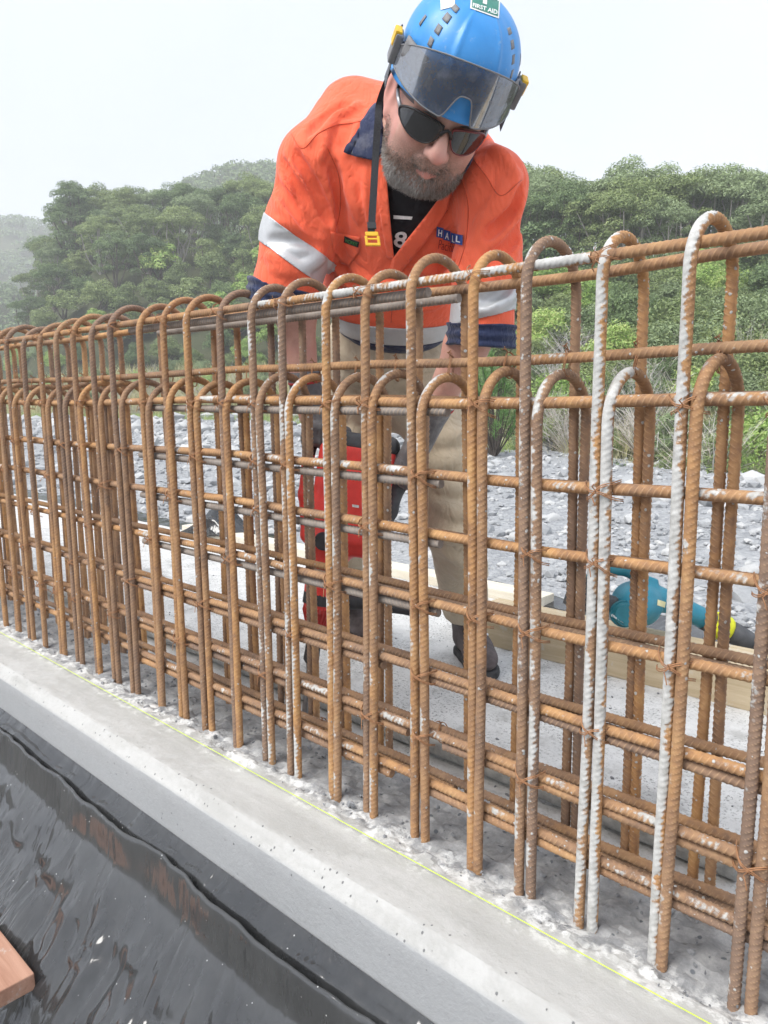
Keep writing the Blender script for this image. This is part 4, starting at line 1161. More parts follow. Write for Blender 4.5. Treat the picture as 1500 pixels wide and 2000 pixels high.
for k, ch in enumerate('HALL'):
    x0 = 853 + k * 13.6; y0 = 441.5 + k * 5.4
    sq = [(x0, y0), (x0 + 13.2, y0 + 3.2), (x0 + 12.0, y0 + 22.5), (x0 - 1.2, y0 + 19.5)]
    px_patch(sq, BV_SHIRT, 0.006, 0, 3, 'logo_square', M_LOGO, shirt, 5)
    px_text(ch, [(x0 + 3.2, y0 + 4.2), (x0 + 10.4, y0 + 5.8), (x0 + 9.4, y0 + 18.2), (x0 + 2.2, y0 + 16.6)], BV_SHIRT, 0.0095, 'logo_letter', M_WHITE_PRINT, shirt, 0.015)
px_text('Pacific', [(858, 466), (890, 474), (886, 492), (855, 484)], BV_SHIRT, 0.006, 'embroidered_word', M_RED_THREAD, shirt, 0.0)

# ---- trousers
def trousers():
    v = Vol((-2.4, 1.35, 0.12), (-1.05, 2.55, 1.18), 0.009)
    v.ell(P(763, 680, 2.27), (0.195, 0.16, 0.155), TM, 0.06)
    v.ell(P(763, 745, 2.34), (0.185, 0.15, 0.150), TM, 0.06)
    for h, k, a in ((HPL, KNL, ANL), (HPR, KNR, ANR)):
        e = a + nrm(k - a) * 0.13; n = nrm(a - k)
        v.cone(h, k, 0.105, 0.080, 0.05); v.cone(k, e + n * .05, 0.080, 0.078, 0.04, 'add', [(e, n)])
    V, F = v.nets(); bv = bvh_of(V, F)
    fold_lines(v, bv, [
        [(650, 720), (700, 745), (740, 752)], [(655, 690), (690, 712), (735, 722)], [(790, 752), (830, 745), (880, 705)], [(780, 725), (830, 715), (875, 690)],
        [(845, 860), (900, 850), (945, 830)], [(840, 905), (890, 900), (950, 880)], [(850, 980), (890, 1000), (940, 1010)], [(870, 1050), (905, 1045), (945, 1060)],
        [(880, 1085), (915, 1098), (950, 1095)], [(890, 1120), (925, 1128), (955, 1118)], [(885, 1105), (920, 1112), (950, 1108)], [(850, 940), (880, 955), (930, 950)],
        [(650, 860), (690, 850), (720, 870)], [(640, 1000), (680, 1010), (710, 1000)], [(660, 1090), (690, 1100), (715, 1090)]], 0.013, 0.010, 0.022)
    p = v.pts(); near = np.abs(v.d) < 0.035
    v.d[near] += (0.007 * fbm(p[near], 10, 3)).astype(np.float32)
    V, F = v.nets(); V = smooth_np(V, F, 1, 0.35)
    return V, F
PV, PF = trousers()
trs = obj('trousers', mesh_np('trousers', PV, PF), M_KHAKI, person)
# ---- boots
def boot(an, kn, toe, hd):
    toe = np.array([toe[0], toe[1], 0.0]); sd = np.cross(np.array([0, 0, 1.0]), hd)
    L = 0.30; heel = toe - hd * L
    M = np.stack([hd, sd, np.array([0, 0, 1.0])])
    c = lambda a, b, z: heel + hd * (a * L) + sd * b + np.array([0, 0, z])
    lo = np.minimum(heel, toe) - 0.13; hi = np.maximum(heel, toe) + 0.13; lo[2] = -0.02; hi[2] = 0.36
    v = Vol(lo, hi, 0.0055)
    v.cone(c(0.16, 0, 0.07), c(0.62, 0, 0.065), 0.045, 0.047, 0.02)
    v.ell(c(0.76, 0, 0.058), (0.085, 0.052, 0.045), M, 0.03)
    v.cone(c(0.22, 0, 0.08), c(0.24, 0, 0.13), 0.047, 0.052, 0.03); v.cone(c(0.24, 0, 0.13), an + nrm(kn - an) * 0.14, 0.052, 0.060, 0.03)
    v.cone(c(0.30, 0, 0.12), c(0.58, 0, 0.085), 0.040, 0.040, 0.03)
    for t in np.linspace(0, 1, 5):
        v.cone(c(0.33 + 0.25 * t, -0.036, 0.145 - 0.055 * t), c(0.38 + 0.25 * t, 0.036, 0.145 - 0.055 * t), 0.006, 0.006, 0.006)
    v.plane((0, 0, 0.022), (0, 0, -1.0))
    V, F = v.nets(); o = obj('boot', mesh_np('boot', smooth_np(V, F, 1, .3), F), M_BOOT, person)
    s = Vol(lo, hi, 0.006)
    s.cone(c(0.14, 0, 0.015), c(0.35, 0, 0.015), 0.046, 0.040, 0.02); s.cone(c(0.35, 0, 0.015), c(0.78, 0, 0.015), 0.040, 0.055, 0.02)
    s.ell(c(0.80, 0, 0.015), (0.075, 0.056, 0.04), M, 0.01)
    s.plane((0, 0, 0.031), (0, 0, 1.0)); s.plane((0, 0, 0.0005), (0, 0, -1.0))
    V, F = s.nets(); obj('sole', mesh_np('sole', V, F), M_SOLE, o)
    lb = MB()
    for t in np.linspace(0, 1, 6):
        for sg in (-1, 1):
            a = c(0.30 + 0.28 * t, -0.030 * sg, 0.168 - 0.052 * t); m = c(0.335 + 0.28 * t, 0, 0.181 - 0.062 * t); e = c(0.36 + 0.28 * t, 0.030 * sg, 0.158 - 0.052 * t)
            lb.tube([a, m, e], 0.0032, 6)
    for k in range(3):
        lb.tube([c(0.36, 0, 0.178), c(0.42 + .02 * k, 0.03 - .03 * k, 0.19), c(0.46, 0.05 - .05 * k, 0.165), c(0.42, 0.03 - .03 * k, 0.16)], 0.003, 6)
    lb.build('laces', M_LACE, o, True)
    eb = MB()
    for t in np.linspace(0.1, 1, 4):
        for sg in (-1, 1): eb.tube([c(0.30 + 0.28 * t, 0.034 * sg, 0.163 - 0.052 * t), c(0.31 + 0.28 * t, 0.036 * sg, 0.168 - 0.052 * t)], 0.0055, 8)
    eb.build('eyelets', M_METAL, o, True)
boot(ANR, KNR, TOER, BDR); boot(ANL, KNL, TOEL, BDL)
# ================================================================== helmet
def mat_helmet():
    m = NM('blue_helmet', 0.34, 0.5)
    n = m.noise(14, 5, 0.65); d = m.step(m.noise(55, 5, 0.7), 0.60, 0.70)
    c = m.ramp(n, [(0.3, (0.035, 0.25, 0.62)), (0.7, (0.055, 0.31, 0.72))])
    c = m.mix(m.math('MULTIPLY', d, 0.25), c, (0.5, 0.58, 0.66))
    sc = m.step(m.noise(8, 4, 0.7, m.mapping((3, 22, 8))), 0.66, 0.72)
    c = m.mix(m.math('MULTIPLY', sc, 0.25), c, (0.45, 0.55, 0.68))
    m.col(c); m.rgh(m.math('ADD', 0.28, m.math('MULTIPLY', n, 0.22)))
    m.bump(m.noise(90, 3, 0.6), 0.08, 0.001)
    return m.m
M_HELM = mat_helmet()
M_GREY = plain('grey_plastic', (0.20, 0.20, 0.205), 0.55, 0.4, 0, 0.15, 50)
M_DARK = plain('dark_plastic', (0.035, 0.035, 0.038), 0.5, 0.4, 0, 0.25, 50)
M_YELLOW = plain('yellow_plastic', (0.80, 0.47, 0.03), 0.45, 0.4, 0, 0.1, 50)
M_STICKER_G = plain('green_sticker', (0.045, 0.22, 0.17), 0.5, 0.4, 0, 0.15, 60)
M_STICKER_W = plain('white_sticker', (0.74, 0.75, 0.74), 0.6, 0.3, 0, 0.12, 60)
M_STRAP = plain('black_webbing', (0.035, 0.037, 0.042), 0.85, 0.2, 0, 0.3, 300, 0.5)
helmet = tag(empty('safety_helmet', HC), "bright blue climbing style hard hat with smoked visor on the man's head", 'helmet')
def hobj(name, me, mat, parent=helmet):
    o = obj(name, me, mat, parent)
    if parent is helmet: o.matrix_parent_inverse = Matrix.Translation(-Vector(HC))
    return o
HCc = np.array([0, -0.006, 0.078]); HRX, HRY, HRZ = 0.1025, 0.126, 0.100
def rim_z(a):                      # height of the rim by azimuth: front, sides, nape
    c = math.cos(a); return 0.036 + 0.002 * math.exp(-((abs(a) - 1.55) / 0.55) ** 2) - 0.030 * (1 - c) / 2
def helm_pt(a, t, off=0.0):
    a = (a + math.pi) % (2 * math.pi) - math.pi
    zr = rim_z(a) - HCc[2]; T0 = 0.24
    k = off; aa = abs(a)
    fade = math.exp(-((t - 0.35) / 0.42) ** 4)
    k += 0.0035 * math.exp(-((aa - (0.30 + 0.20 * t)) / 0.05) ** 2) * fade                # front ridges
    k += 0.0022 * (1 / (1 + math.exp((aa - (0.30 + 0.2 * t)) / 0.03))) * fade
    k -= 0.0022 * math.exp(-((aa - (0.95)) / 0.14) ** 2) * fade                            # side recess with the vents
    k += 0.003 * math.exp(-(t / 0.03) ** 2)                                                # rolled rim
    if t < T0:
        u = t / T0; ce = 1.0 + 0.02 * (1 - u) ** 2 - 0.012 * (1 - u); z = zr * (1 - u)
        return HCc + np.array([math.sin(a) * ce * (HRX + k), math.cos(a) * ce * (HRY + k), z])
    e = (t - T0) / (1 - T0) * math.pi / 2; p = 0.90
    ce = max(math.cos(e), 0) ** p; se = max(math.sin(e), 0) ** p
    return HCc + np.array([math.sin(a) * ce * (HRX + k), math.cos(a) * ce * (HRY + k), se * (HRZ + k)])
na, nt = 144, 46
A = np.array([[helm_pt(2 * math.pi * i / na, (j / (nt - 1)) ** 1.0 * 0.995) for j in range(nt)] for i in range(na)])
V, F = grid_mesh(HL(A), True)
V = np.concatenate([V, HL(helm_pt(0, 1.0))[None]]); top = len(V) - 1
i_ = np.arange(na) * nt + nt - 1
F = np.concatenate([F, np.stack([i_, np.roll(i_, -1), np.full(na, top), np.full(na, top)], 1)])
Fl = [tuple(f) if f[2] != f[3] else tuple(f[:3]) for f in F.tolist()]
me = mesh_np('shell', V, Fl)
bm = bmesh.new(); bm.from_mesh(me); bmesh.ops.recalc_face_normals(bm, faces=bm.faces[:]); bm.to_mesh(me); bm.free()
shell = hobj('shell', me, M_HELM)
md = shell.modifiers.new('thickness', 'SOLIDIFY'); md.thickness = 0.004; md.offset = -1
BV_HELM = bvh_of(V, Fl)
# inner lining
A = np.array([[HCc + (helm_pt(2 * math.pi * i / 64, 0.03 + t * 0.9) - HCc) * 0.93 for t in np.linspace(0, 1, 8)] for i in range(64)])
V, F = grid_mesh(HL(A), True); hobj('liner', mesh_np('liner', V, F), M_DARK)
hb = MB()
A = np.array([[HL((math.sin(a) * (0.083), -0.006 + math.cos(a) * 0.104, z + 0.030 - 0.012 * (1 - math.cos(a)))) for z in (-0.012, 0.0, 0.014)] for a in np.linspace(0, 2 * math.pi, 60, endpoint=False)])
V, F = grid_mesh(A, True); o = hobj('headband', mesh_np('headband', V, F), M_GREY); o.modifiers.new('t', 'SOLIDIFY').thickness = 0.003
# vents (man's right side, facing left in view, and mirrored)
def vent(a0, a1, t0, t1, sk=0.0):
    A = np.array([[HL(helm_pt(a0 + (a1 - a0) * u + sk * w, t0 + (t1 - t0) * w, 0.0006)) for w in np.linspace(0, 1, 4)] for u in np.linspace(0, 1, 4)])
    V, F = grid_mesh(A); o = hobj('vent', mesh_np('vent', V, F), M_GREY); o.modifiers.new('t', 'SOLIDIFY').thickness = 0.001
for s in (1, -1):
    for (a0, a1, t0, t1) in ((0.80, 0.90, 0.38, 0.44), (0.80, 0.93, 0.48, 0.545), (0.80, 0.97, 0.585, 0.65), (0.82, 1.02, 0.69, 0.74), (1.22, 1.28, 0.42, 0.50)):
        vent(s * a0, s * a1, t0, t1, s * 0.03)
# grey visor carrier along the brow
for s in (1, -1):
    A = np.array([[HL(helm_pt(s * a, t, 0.006)) for t in np.linspace(0.20, 0.33, 4)] for a in np.linspace(0.72, 1.22, 12)])
    V, F = grid_mesh(A); o = hobj('visor_mount', mesh_np('visor_mount', V, F), M_GREY); o.modifiers.new('t', 'SOLIDIFY').thickness = 0.006
# side clips
def clip(s):
    o = HL((s * 0.113, 0.012, 0.070))
    fr = frame_fn(o, HX * s * HS, HY * HS, HZ * HS)
    b = MB(); b.box((-0.006, -0.016, -0.026), (0.008, 0.016, 0.022), fr, 0.004); ob = hobj('clip', b.mesh('clip', False), M_GREY)
    b = MB(); b.box((-0.002, -0.012, 0.0), (0.0105, 0.012, 0.026), fr, 0.003); obj('clip_lever', b.mesh('clip_lever'), M_YELLOW, ob)
    b = MB(); b.tube([HL((s * 0.110, 0.012, 0.072)), HL((s * 0.098, 0.012, 0.072))], 0.008, 10); obj('clip_pin', b.mesh('clip_pin'), M_DARK, ob)
clip(1); clip(-1)
# visor: smoked polycarbonate sheet
def mat_visor():
    m = NM('smoked_visor', 0.1, 0.5, 0, (0.10, 0.105, 0.11))
    tr = m.n('ShaderNodeBsdfTransparent'); tr.inputs[0].default_value = (0.27, 0.285, 0.31, 1)
    gl = m.n('ShaderNodeBsdfGlossy'); gl.inputs['Roughness'].default_value = 0.06; gl.inputs['Color'].default_value = (0.9, 0.92, 0.95, 1)
    df = m.n('ShaderNodeBsdfDiffuse'); df.inputs['Color'].default_value = (0.25, 0.255, 0.27, 1)
    fr = m.n('ShaderNodeFresnel'); fr.inputs['IOR'].default_value = 1.5
    mx = m.n('ShaderNodeMixShader'); m.L(m.math('MULTIPLY', fr.outputs[0], 0.42, clamp=True), mx.inputs[0]); m.L(tr.outputs[0], mx.inputs[1]); m.L(gl.outputs[0], mx.inputs[2])
    mx2 = m.n('ShaderNodeMixShader')
    dust = m.math('ADD', 0.26, m.math('MULTIPLY', m.step(m.noise(34, 6, 0.7), 0.42, 0.75), 0.28))
    scr = m.math('MULTIPLY', m.step(m.noise(16, 4, 0.7, m.mapping((2, 2, 20), (0.4, 0.2, 0.3))), 0.66, 0.72), 0.35)
    m.L(m.math('ADD', dust, scr, clamp=True), mx2.inputs[0]); m.L(mx.outputs[0], mx2.inputs[1]); m.L(df.outputs[0], mx2.inputs[2])
    m.L(mx2.outputs[0], m.out.inputs['Surface'])
    return m.m
M_VISOR = mat_visor()
VA = rad(92)
def visor_lim(a):
    d = abs(a) / VA
    top = 0.130 - 0.076 * d ** 2.1
    nd = math.degrees(abs(a))
    bot = 0.038 + 0.044 * math.exp(-(nd / 10.5) ** 4) + 0.010 * max(0, nd / 55 - 0.6)
    bot += 0.045 * max(0, (d - 0.80) / 0.20) ** 2
    return bot, top
def visor_pt(a, z):
    w = 1.0 + 0.25 * (0.06 - z) - 8.0 * max(0, z - 0.06) ** 2
    return np.array([math.sin(a) * 0.113 * w, -0.006 + math.cos(a) * 0.141 * w, z])
As = np.linspace(-VA, VA, 121)
A = np.array([[HL(visor_pt(a, visor_lim(a)[0] + (visor_lim(a)[1] - visor_lim(a)[0]) * t)) for t in np.linspace(0, 1, 14)] for a in As])
V, F = grid_mesh(A); vis = hobj('visor', mesh_np('visor', V, F), M_VISOR)
b = MB()
ring = [HL(visor_pt(a, visor_lim(a)[0])) for a in As] + [HL(visor_pt(a, visor_lim(a)[1])) for a in As[::-1]]
b.tube(ring + ring[:1], 0.0016, 6, False); obj('visor_rim', b.mesh('visor_rim', True), M_GREY, vis)
# side shields hanging below the clips
for s in (1, -1):
    pts = [(s * 0.113, 0.018, 0.046), (s * 0.113, 0.004, 0.046), (s * 0.112, -0.004, 0.008), (s * 0.111, 0.034, 0.006)]
    bm = bmesh.new(); f = bm.faces.new([bm.verts.new(tuple(HL(p))) for p in pts]); me = bpy.data.meshes.new('side_shield'); bm.to_mesh(me); bm.free()
    o = hobj('side_shield', me, M_VISOR); o.modifiers.new('t', 'SOLIDIFY').thickness = 0.0015
# stickers
st = px_patch([(921, -24), (977, -12), (974, 37), (918, 17)], BV_HELM, 0.0012, 0, 4, 'first_aid_sticker', M_STICKER_W, helmet, 8); st.matrix_parent_inverse = Matrix.Translation(-Vector(HC))
px_patch([(923.5, -21), (974.5, -9.5), (971.5, 33), (921, 15)], BV_HELM, 0.0018, 0, 4, 'sticker_field', M_STICKER_G, st, 8)
px_text('FIRST AID', [(923.5, 7), (971, 21.5), (970, 30.5), (922.5, 14.5)], BV_HELM, 0.0024, 'sticker_lettering', M_STICKER_W, st, 0.03)
px_patch([(944, -18), (953, -16), (952, -8), (965, -4.5), (964, 2), (951, -1.5), (950, 11), (942, 8.5), (943, -4), (931, -8), (931.5, -14), (943.5, -10)], BV_HELM, 0.0024, 0, 2, 'sticker_cross', M_STICKER_W, st, 6)
o = px_patch([(860, -12), (889, -10), (888, 13), (861, 20)], BV_HELM, 0.0012, 0, 3, 'worn_sticker', M_STICKER_W, helmet, 7); o.matrix_parent_inverse = Matrix.Translation(-Vector(HC))
for ch_ in st.children: ch_.matrix_parent_inverse = Matrix.Identity(4)
# hanging chin strap with yellow buckle
def ribbon(pts, wdir, w, th):
    b = MB(); rings = []
    for i, p in enumerate(pts):
        t = nrm(np.asarray(pts[min(i + 1, len(pts) - 1)]) - np.asarray(pts[max(i - 1, 0)])); wd = nrm(np.asarray(wdir) - t * (np.asarray(wdir) @ t)); n = np.cross(t, wd)
        rings.append([p + wd * w / 2 + n * th / 2, p - wd * w / 2 + n * th / 2, p - wd * w / 2 - n * th / 2, p + wd * w / 2 - n * th / 2])
    return b.loft(rings)
camx = CAMR @ np.array([1.0, 0, 0])
s0 = P(744, 192, 1.71); s1 = P(734, 300, 1.69); s2 = P(725, 452, 1.64)
ctl = [HL((0.096, -0.03, 0.045)), s0, P(738, 240, 1.70), s1, P(730, 370, 1.66), s2]
strap = hobj('chin_strap', ribbon(catmull(ctl), camx, 0.0155, 0.002).mesh('chin_strap'), M_STRAP)
b = MB(); fr = frame_fn(P(727, 465, 1.64), camx, CAMR @ np.array([0, 0, 1.0]), CAMR @ np.array([-0.12, 1.0, 0]))
for (l, h) in (((-0.014, -0.003, 0.004), (0.014, 0.003, 0.013)), ((-0.016, -0.003, -0.016), (-0.010, 0.003, 0.004)), ((0.010, -0.003, -0.016), (0.016, 0.003, 0.004)), ((-0.016, -0.0035, -0.017), (0.016, 0.0035, -0.011)), ((-0.011, -0.002, -0.004), (0.011, 0.002, 0.0))):
    b.box(l, h, fr, 0.0015)
hobj('buckle', b.mesh('buckle'), M_YELLOW)
b = MB(); fr = frame_fn(P(726, 440, 1.64), camx, CAMR @ np.array([0, 0, 1.0]), CAMR @ np.array([-0.1, 1.0, 0]))
b.box((-0.0095, -0.003, -0.008), (0.0095, 0.003, 0.006), fr, 0.001); hobj('strap_keeper', b.mesh('strap_keeper'), M_DARK)
# other side of the harness
hobj('side_strap', ribbon(catmull([HL((-0.098, 0.0, 0.03)), HL((-0.090, 0.01, -0.02)), HL((-0.078, 0.03, -0.07))]), camx, 0.012, 0.002).mesh('side_strap'), M_STRAP)

# ================================================================== sunglasses
M_LENS = NM('dark_lens', 0.06, 0.8, 0, (0.02, 0.02, 0.022)).m
M_FRAME = plain('glasses_frame', (0.02, 0.018, 0.018), 0.3, 0.5, 0, 0.2, 80)
M_FRAME_RED = plain('frame_red_edge', (0.16, 0.02, 0.02), 0.3, 0.5, 0, 0.2, 80)
M_SILVER = plain('frame_silver', (0.50, 0.50, 0.52), 0.4, 0.5, 0.5, 0.15, 80)
gl = tag(empty('sunglasses', HL((0, 0.10, 0.0))), "dark wraparound sunglasses on the man's face", 'sunglasses')
GLINV = Matrix.Translation(-Vector(HL((0, 0.10, 0.0))))
def gobj(name, me, mat, parent=gl):
    o = obj(name, me, mat, parent)
    if parent is gl: o.matrix_parent_inverse = GLINV
    return o
def lens_pt(ph, z):
    a = rad(ph); c = 1 - 2.2 * (z - 0.003) ** 2 / 0.01 * 0.12
    return np.array([0.0865 * math.sin(a), 0.0275 + 0.0865 * math.cos(a) * c + 0.0, z - 0.00018 * abs(ph)])
OUT = [(5.5, 0.017), (14, 0.022), (28, 0.0245), (45, 0.024), (60, 0.018), (68, 0.010), (66, 0.002), (56, -0.008), (42, -0.017), (28, -0.0205), (17, -0.018), (10, -0.008), (6.5, 0.004)]
for s in (1, -1):
    c = np.mean(OUT, axis=0); ring0 = []
    O2 = catmull([np.array(q + (0,)) for q in OUT] + [np.array(OUT[0] + (0,))], 4)[:-1]
    n = len(O2); R_ = 7
    Pm = [[HL(np.array([s, 1, 1]) * lens_pt(*(c + (q[:2] - c) * k / R_))) for q in O2] for k in range(1, R_ + 1)]
    V = np.array([HL(np.array([s, 1, 1]) * lens_pt(*c))] + [p for r in Pm for p in r])
    Fl = [(0, 1 + i, 1 + (i + 1) % n) for i in range(n)]
    for k in range(R_ - 1):
        Fl += [(1 + k * n + i, 1 + (k + 1) * n + i, 1 + (k + 1) * n + (i + 1) % n, 1 + k * n + (i + 1) % n) for i in range(n)]
    o = gobj('lens', mesh_np('lens', V, Fl), M_LENS)
    b = MB(); rg_ = Pm[-1]; b.tube(rg_ + rg_[:1], [0.0026 if i < n * 0.5 else 0.0016 for i in range(n + 1)], 6, False); gobj('rim', b.mesh('rim', True), M_FRAME if s > 0 else M_FRAME_RED)
    b = MB(); b.tube([HL((s * x_, y_, z_)) for x_, y_, z_ in ((0.0800, 0.060, -0.001), (0.0850, 0.042, 0.003), (0.0865, 0.020, 0.006))], [0.0045, 0.0042, 0.0035], 8); gobj('hinge', b.mesh('hinge', True), M_SILVER)
    b = MB(); b.tube([HL((s * x_, y_, z_)) for x_, y_, z_ in ((0.0865, 0.020, 0.006), (0.085, 0.0, 0.010), (0.083, -0.02, 0.010), (0.085, -0.04, -0.004))], [0.0035, 0.003, 0.0028, 0.0028], 8); gobj('temple_arm', b.mesh('temple_arm', True), M_FRAME)
b = MB(); b.tube([HL(lens_pt(p_, 0.013 - 0.0002 * p_ * p_)) + HY * 0.001 for p_ in (-7, -3, 0, 3, 7)], [0.004, 0.0036, 0.0034, 0.0036, 0.004], 8); gobj('bridge', b.mesh('bridge', True), M_FRAME)
# ================================================================== breaker held by the man
M_RED = plain('tool_red', (0.78, 0.06, 0.05), 0.42, 0.45, 0, 0.12, 18, 0.08)
M_REDD = plain('tool_red_dark', (0.42, 0.03, 0.026), 0.45, 0.4, 0, 0.15, 18, 0.08)
M_BLK = plain('tool_black', (0.045, 0.046, 0.05), 0.6, 0.4, 0, 0.35, 22, 0.2)
M_DUSTY = plain('tool_dusty_black', (0.085, 0.088, 0.095), 0.8, 0.3, 0, 0.5, 14, 0.2)
M_STEEL = plain('worn_steel', (0.33, 0.33, 0.34), 0.4, 0.5, 0.85, 0.3, 30)
TIP = np.array([-1.575, 1.298, -0.004])
TOP = P(682, 842, 2.10)
bw = nrm(TOP - TIP); BL = np.linalg.norm(TOP - TIP)
bl = CAMR @ np.array([1.0, 0.0, 0]); bl = nrm(bl - bw * (bl @ bw)); bq = np.cross(bl, bw)
if bq @ (EYE - TOP) < 0: bq = -bq
BM = np.stack([bl, bq, bw])          # x: viewer's right, y: towards the viewer, z: up the tool
def BP(x, y, z): return TIP + bl * x + bq * y + bw * z
breaker = tag(empty('demolition_hammer', TIP), 'red and black electric demolition hammer held by the man behind the cage', 'demolition hammer')
BINV = Matrix.Translation(-Vector(TIP))
def bobj(name, me, mat, parent=breaker):
    o = obj(name, me, mat, parent)
    if parent is breaker: o.matrix_parent_inverse = BINV
    return o
def bvol(): 
    a = BP(0, 0, 0.2 * BL); b = TOP
    return Vol(np.minimum(a, b) - 0.24, np.maximum(a, b) + 0.24, 0.0058)
v = bvol()
z0, z1 = BL * 0.60, BL * 0.965
v.rbox(BP(0.034, 0, (z0 + z1) / 2), (0.104, 0.062, (z1 - z0) / 2), BM, 0.026)
v.rbox(BP(0.034, 0.050, (z0 + z1) / 2 - 0.02), (0.066, 0.022, (z1 - z0) / 2 - 0.05), BM, 0.012, 0.015)
v.cone(BP(0.0, 0, z0 + 0.02), BP(-0.012, 0, BL * 0.44), 0.058, 0.040, 0.03)
v.cone(BP(-0.012, 0, BL * 0.50), BP(-0.010, 0, BL * 0.40), 0.044, 0.038, 0.02)
v.cone(BP(-0.02, 0.025, BL * 0.64), BP(-0.02, 0.035, BL * 0.64), 0.044, 0.040, 0.012)
V, F = v.nets(); body = bobj('housing', mesh_np('housing', V, F), M_RED); BV_TOOL = bvh_of(V, F)
v = bvol()          # black crown and right hand grip block
v.rbox(BP(0.034, 0, z1 + 0.004), (0.102, 0.063, 0.022), BM, 0.016)
v.cone(BP(0.110, 0.005, z1 - 0.01), BP(0.155, 0.005, z1 - 0.085), 0.032, 0.026, 0.03)
v.cone(BP(0.155, 0.005, z1 - 0.085), BP(0.140, 0.0, z1 - 0.17), 0.024, 0.022, 0.02)
v.cone(BP(0.140, 0, z1 - 0.17), BP(0.128, 0, z1 - 0.25), 0.022, 0.016, 0.02)
V, F = v.nets(); bobj('rear_cover', mesh_np('rear_cover', V, F), M_DUSTY)
v = bvol()          # grip loop on the viewer's left
lp = [BP(-0.040, 0, z1 + 0.004), BP(-0.075, 0, z1 + 0.006), BP(-0.098, 0, z1 - 0.018), BP(-0.100, 0, z1 - 0.05)]
v.chain(lp, [0.018, 0.018, 0.018, 0.018], 0.01)
V, F = v.nets(); bobj('grip', mesh_np('grip', V, F), M_BLK)
v = bvol()
v.chain([BP(-0.100, 0, z1 - 0.05), BP(-0.094, 0, z1 - 0.16), BP(-0.070, 0, z1 - 0.27), BP(-0.035, 0, z1 - 0.30)], [0.018, 0.018, 0.019, 0.02], 0.012)
V, F = v.nets(); strut = bobj('grip_strut', mesh_np('grip_strut', V, F), M_RED); BV_STRUT = bvh_of(V, F)
def dial():
    b = MB(); b.tube([BP(-0.02, 0.060, BL * 0.64), BP(-0.02, 0.082, BL * 0.64)], [0.027, 0.024], 20); bobj('dial', b.mesh('dial'), M_BLK, body)
dial()
# labels on the housing
_c = CAMR.T @ (BP(-0.096, 0.018, z1 - 0.12) - EYE); _c = (750 + 1500 * _c[0] / -_c[2], 1000 - 1500 * _c[1] / -_c[2])
px_text('HILTI', [(_c[0] - 5, _c[1] + 20), (_c[0] - 5, _c[1] - 20), (_c[0] + 5, _c[1] - 20), (_c[0] + 5, _c[1] + 20)], BV_STRUT, 0.001, 'brand_lettering', M_STICKER_W, strut, 0.02)
for (x, y) in ((694, 988), (690, 1010)):
    if hit(BV_TOOL, x, y)[0] is not None:
        px_patch([(x - 6, y - 3), (x + 7, y - 1), (x + 7, y + 4), (x - 6, y + 2)], BV_TOOL, 0.0012, 0, 2, 'label_mark', M_STICKER_W, body, 6)
# nose: ring clamp with side handle, ribbed chuck, boot, chisel
b = MB(); b.tube([BP(-0.011, 0, BL * 0.425), BP(-0.011, 0, BL * 0.462)], 0.047, 24); bobj('clamp_ring', b.mesh('clamp_ring'), M_BLK)
b = MB(); hz = BL * 0.443
pts = [BP(0.03, 0.012, hz), BP(0.06, 0.014, hz + 0.004), BP(0.085, 0.015, hz + 0.006), BP(0.10, 0.015, hz + 0.006), BP(0.22, 0.02, hz + 0.010), BP(0.262, 0.02, hz + 0.012), BP(0.272, 0.02, hz + 0.012)]
b.tube(pts, [0.018, 0.020, 0.021, 0.0175, 0.0165, 0.021, 0.015], 16); bobj('side_handle', b.mesh('side_handle', True), M_BLK)
rings = []
for (z, r) in ((0.425, 0.040), (0.40, 0.042), (0.37, 0.033), (0.345, 0.026)):
    rings.append([BP(-0.011 + (r + (0.002 if k % 2 else 0)) * math.cos(a), (r + (0.002 if k % 2 else 0)) * math.sin(a), BL * z) for k, a in enumerate(np.linspace(0, 2 * math.pi, 48, endpoint=False))])
b = MB(); b.loft(rings); bobj('chuck', b.mesh('chuck'), M_REDD)
b = MB(); b.tube([BP(-0.01, 0, BL * z) for z in (0.345, 0.32, 0.27, 0.235, 0.225)], [0.021, 0.023, 0.021, 0.022, 0.016], 16); bobj('tool_sleeve', b.mesh('tool_sleeve', True), M_BLK)
b = MB(); b.tube([BP(-0.01, 0, BL * 0.225), BP(-0.008, 0, BL * 0.20), BP(-0.003, 0, BL * 0.06), BP(0, 0, BL * 0.03)], [0.013, 0.0115, 0.0115, 0.011], 12)
rings = [[BP(sx * w, sy * t, z) for sx, sy in ((1, 1), (-1, 1), (-1, -1), (1, -1))] for z, w, t in ((BL * 0.05, 0.010, 0.010), (0.02, 0.013, 0.006), (0.0, 0.014, 0.0015))]
b.loft(rings); bobj('chisel', b.mesh('chisel'), M_STEEL)
b = MB(); b.tube([BP(-0.0065, 0, BL * 0.165), BP(-0.0058, 0, BL * 0.140)], 0.0124, 14); bobj('depth_mark', b.mesh('depth_mark'), M_RED)

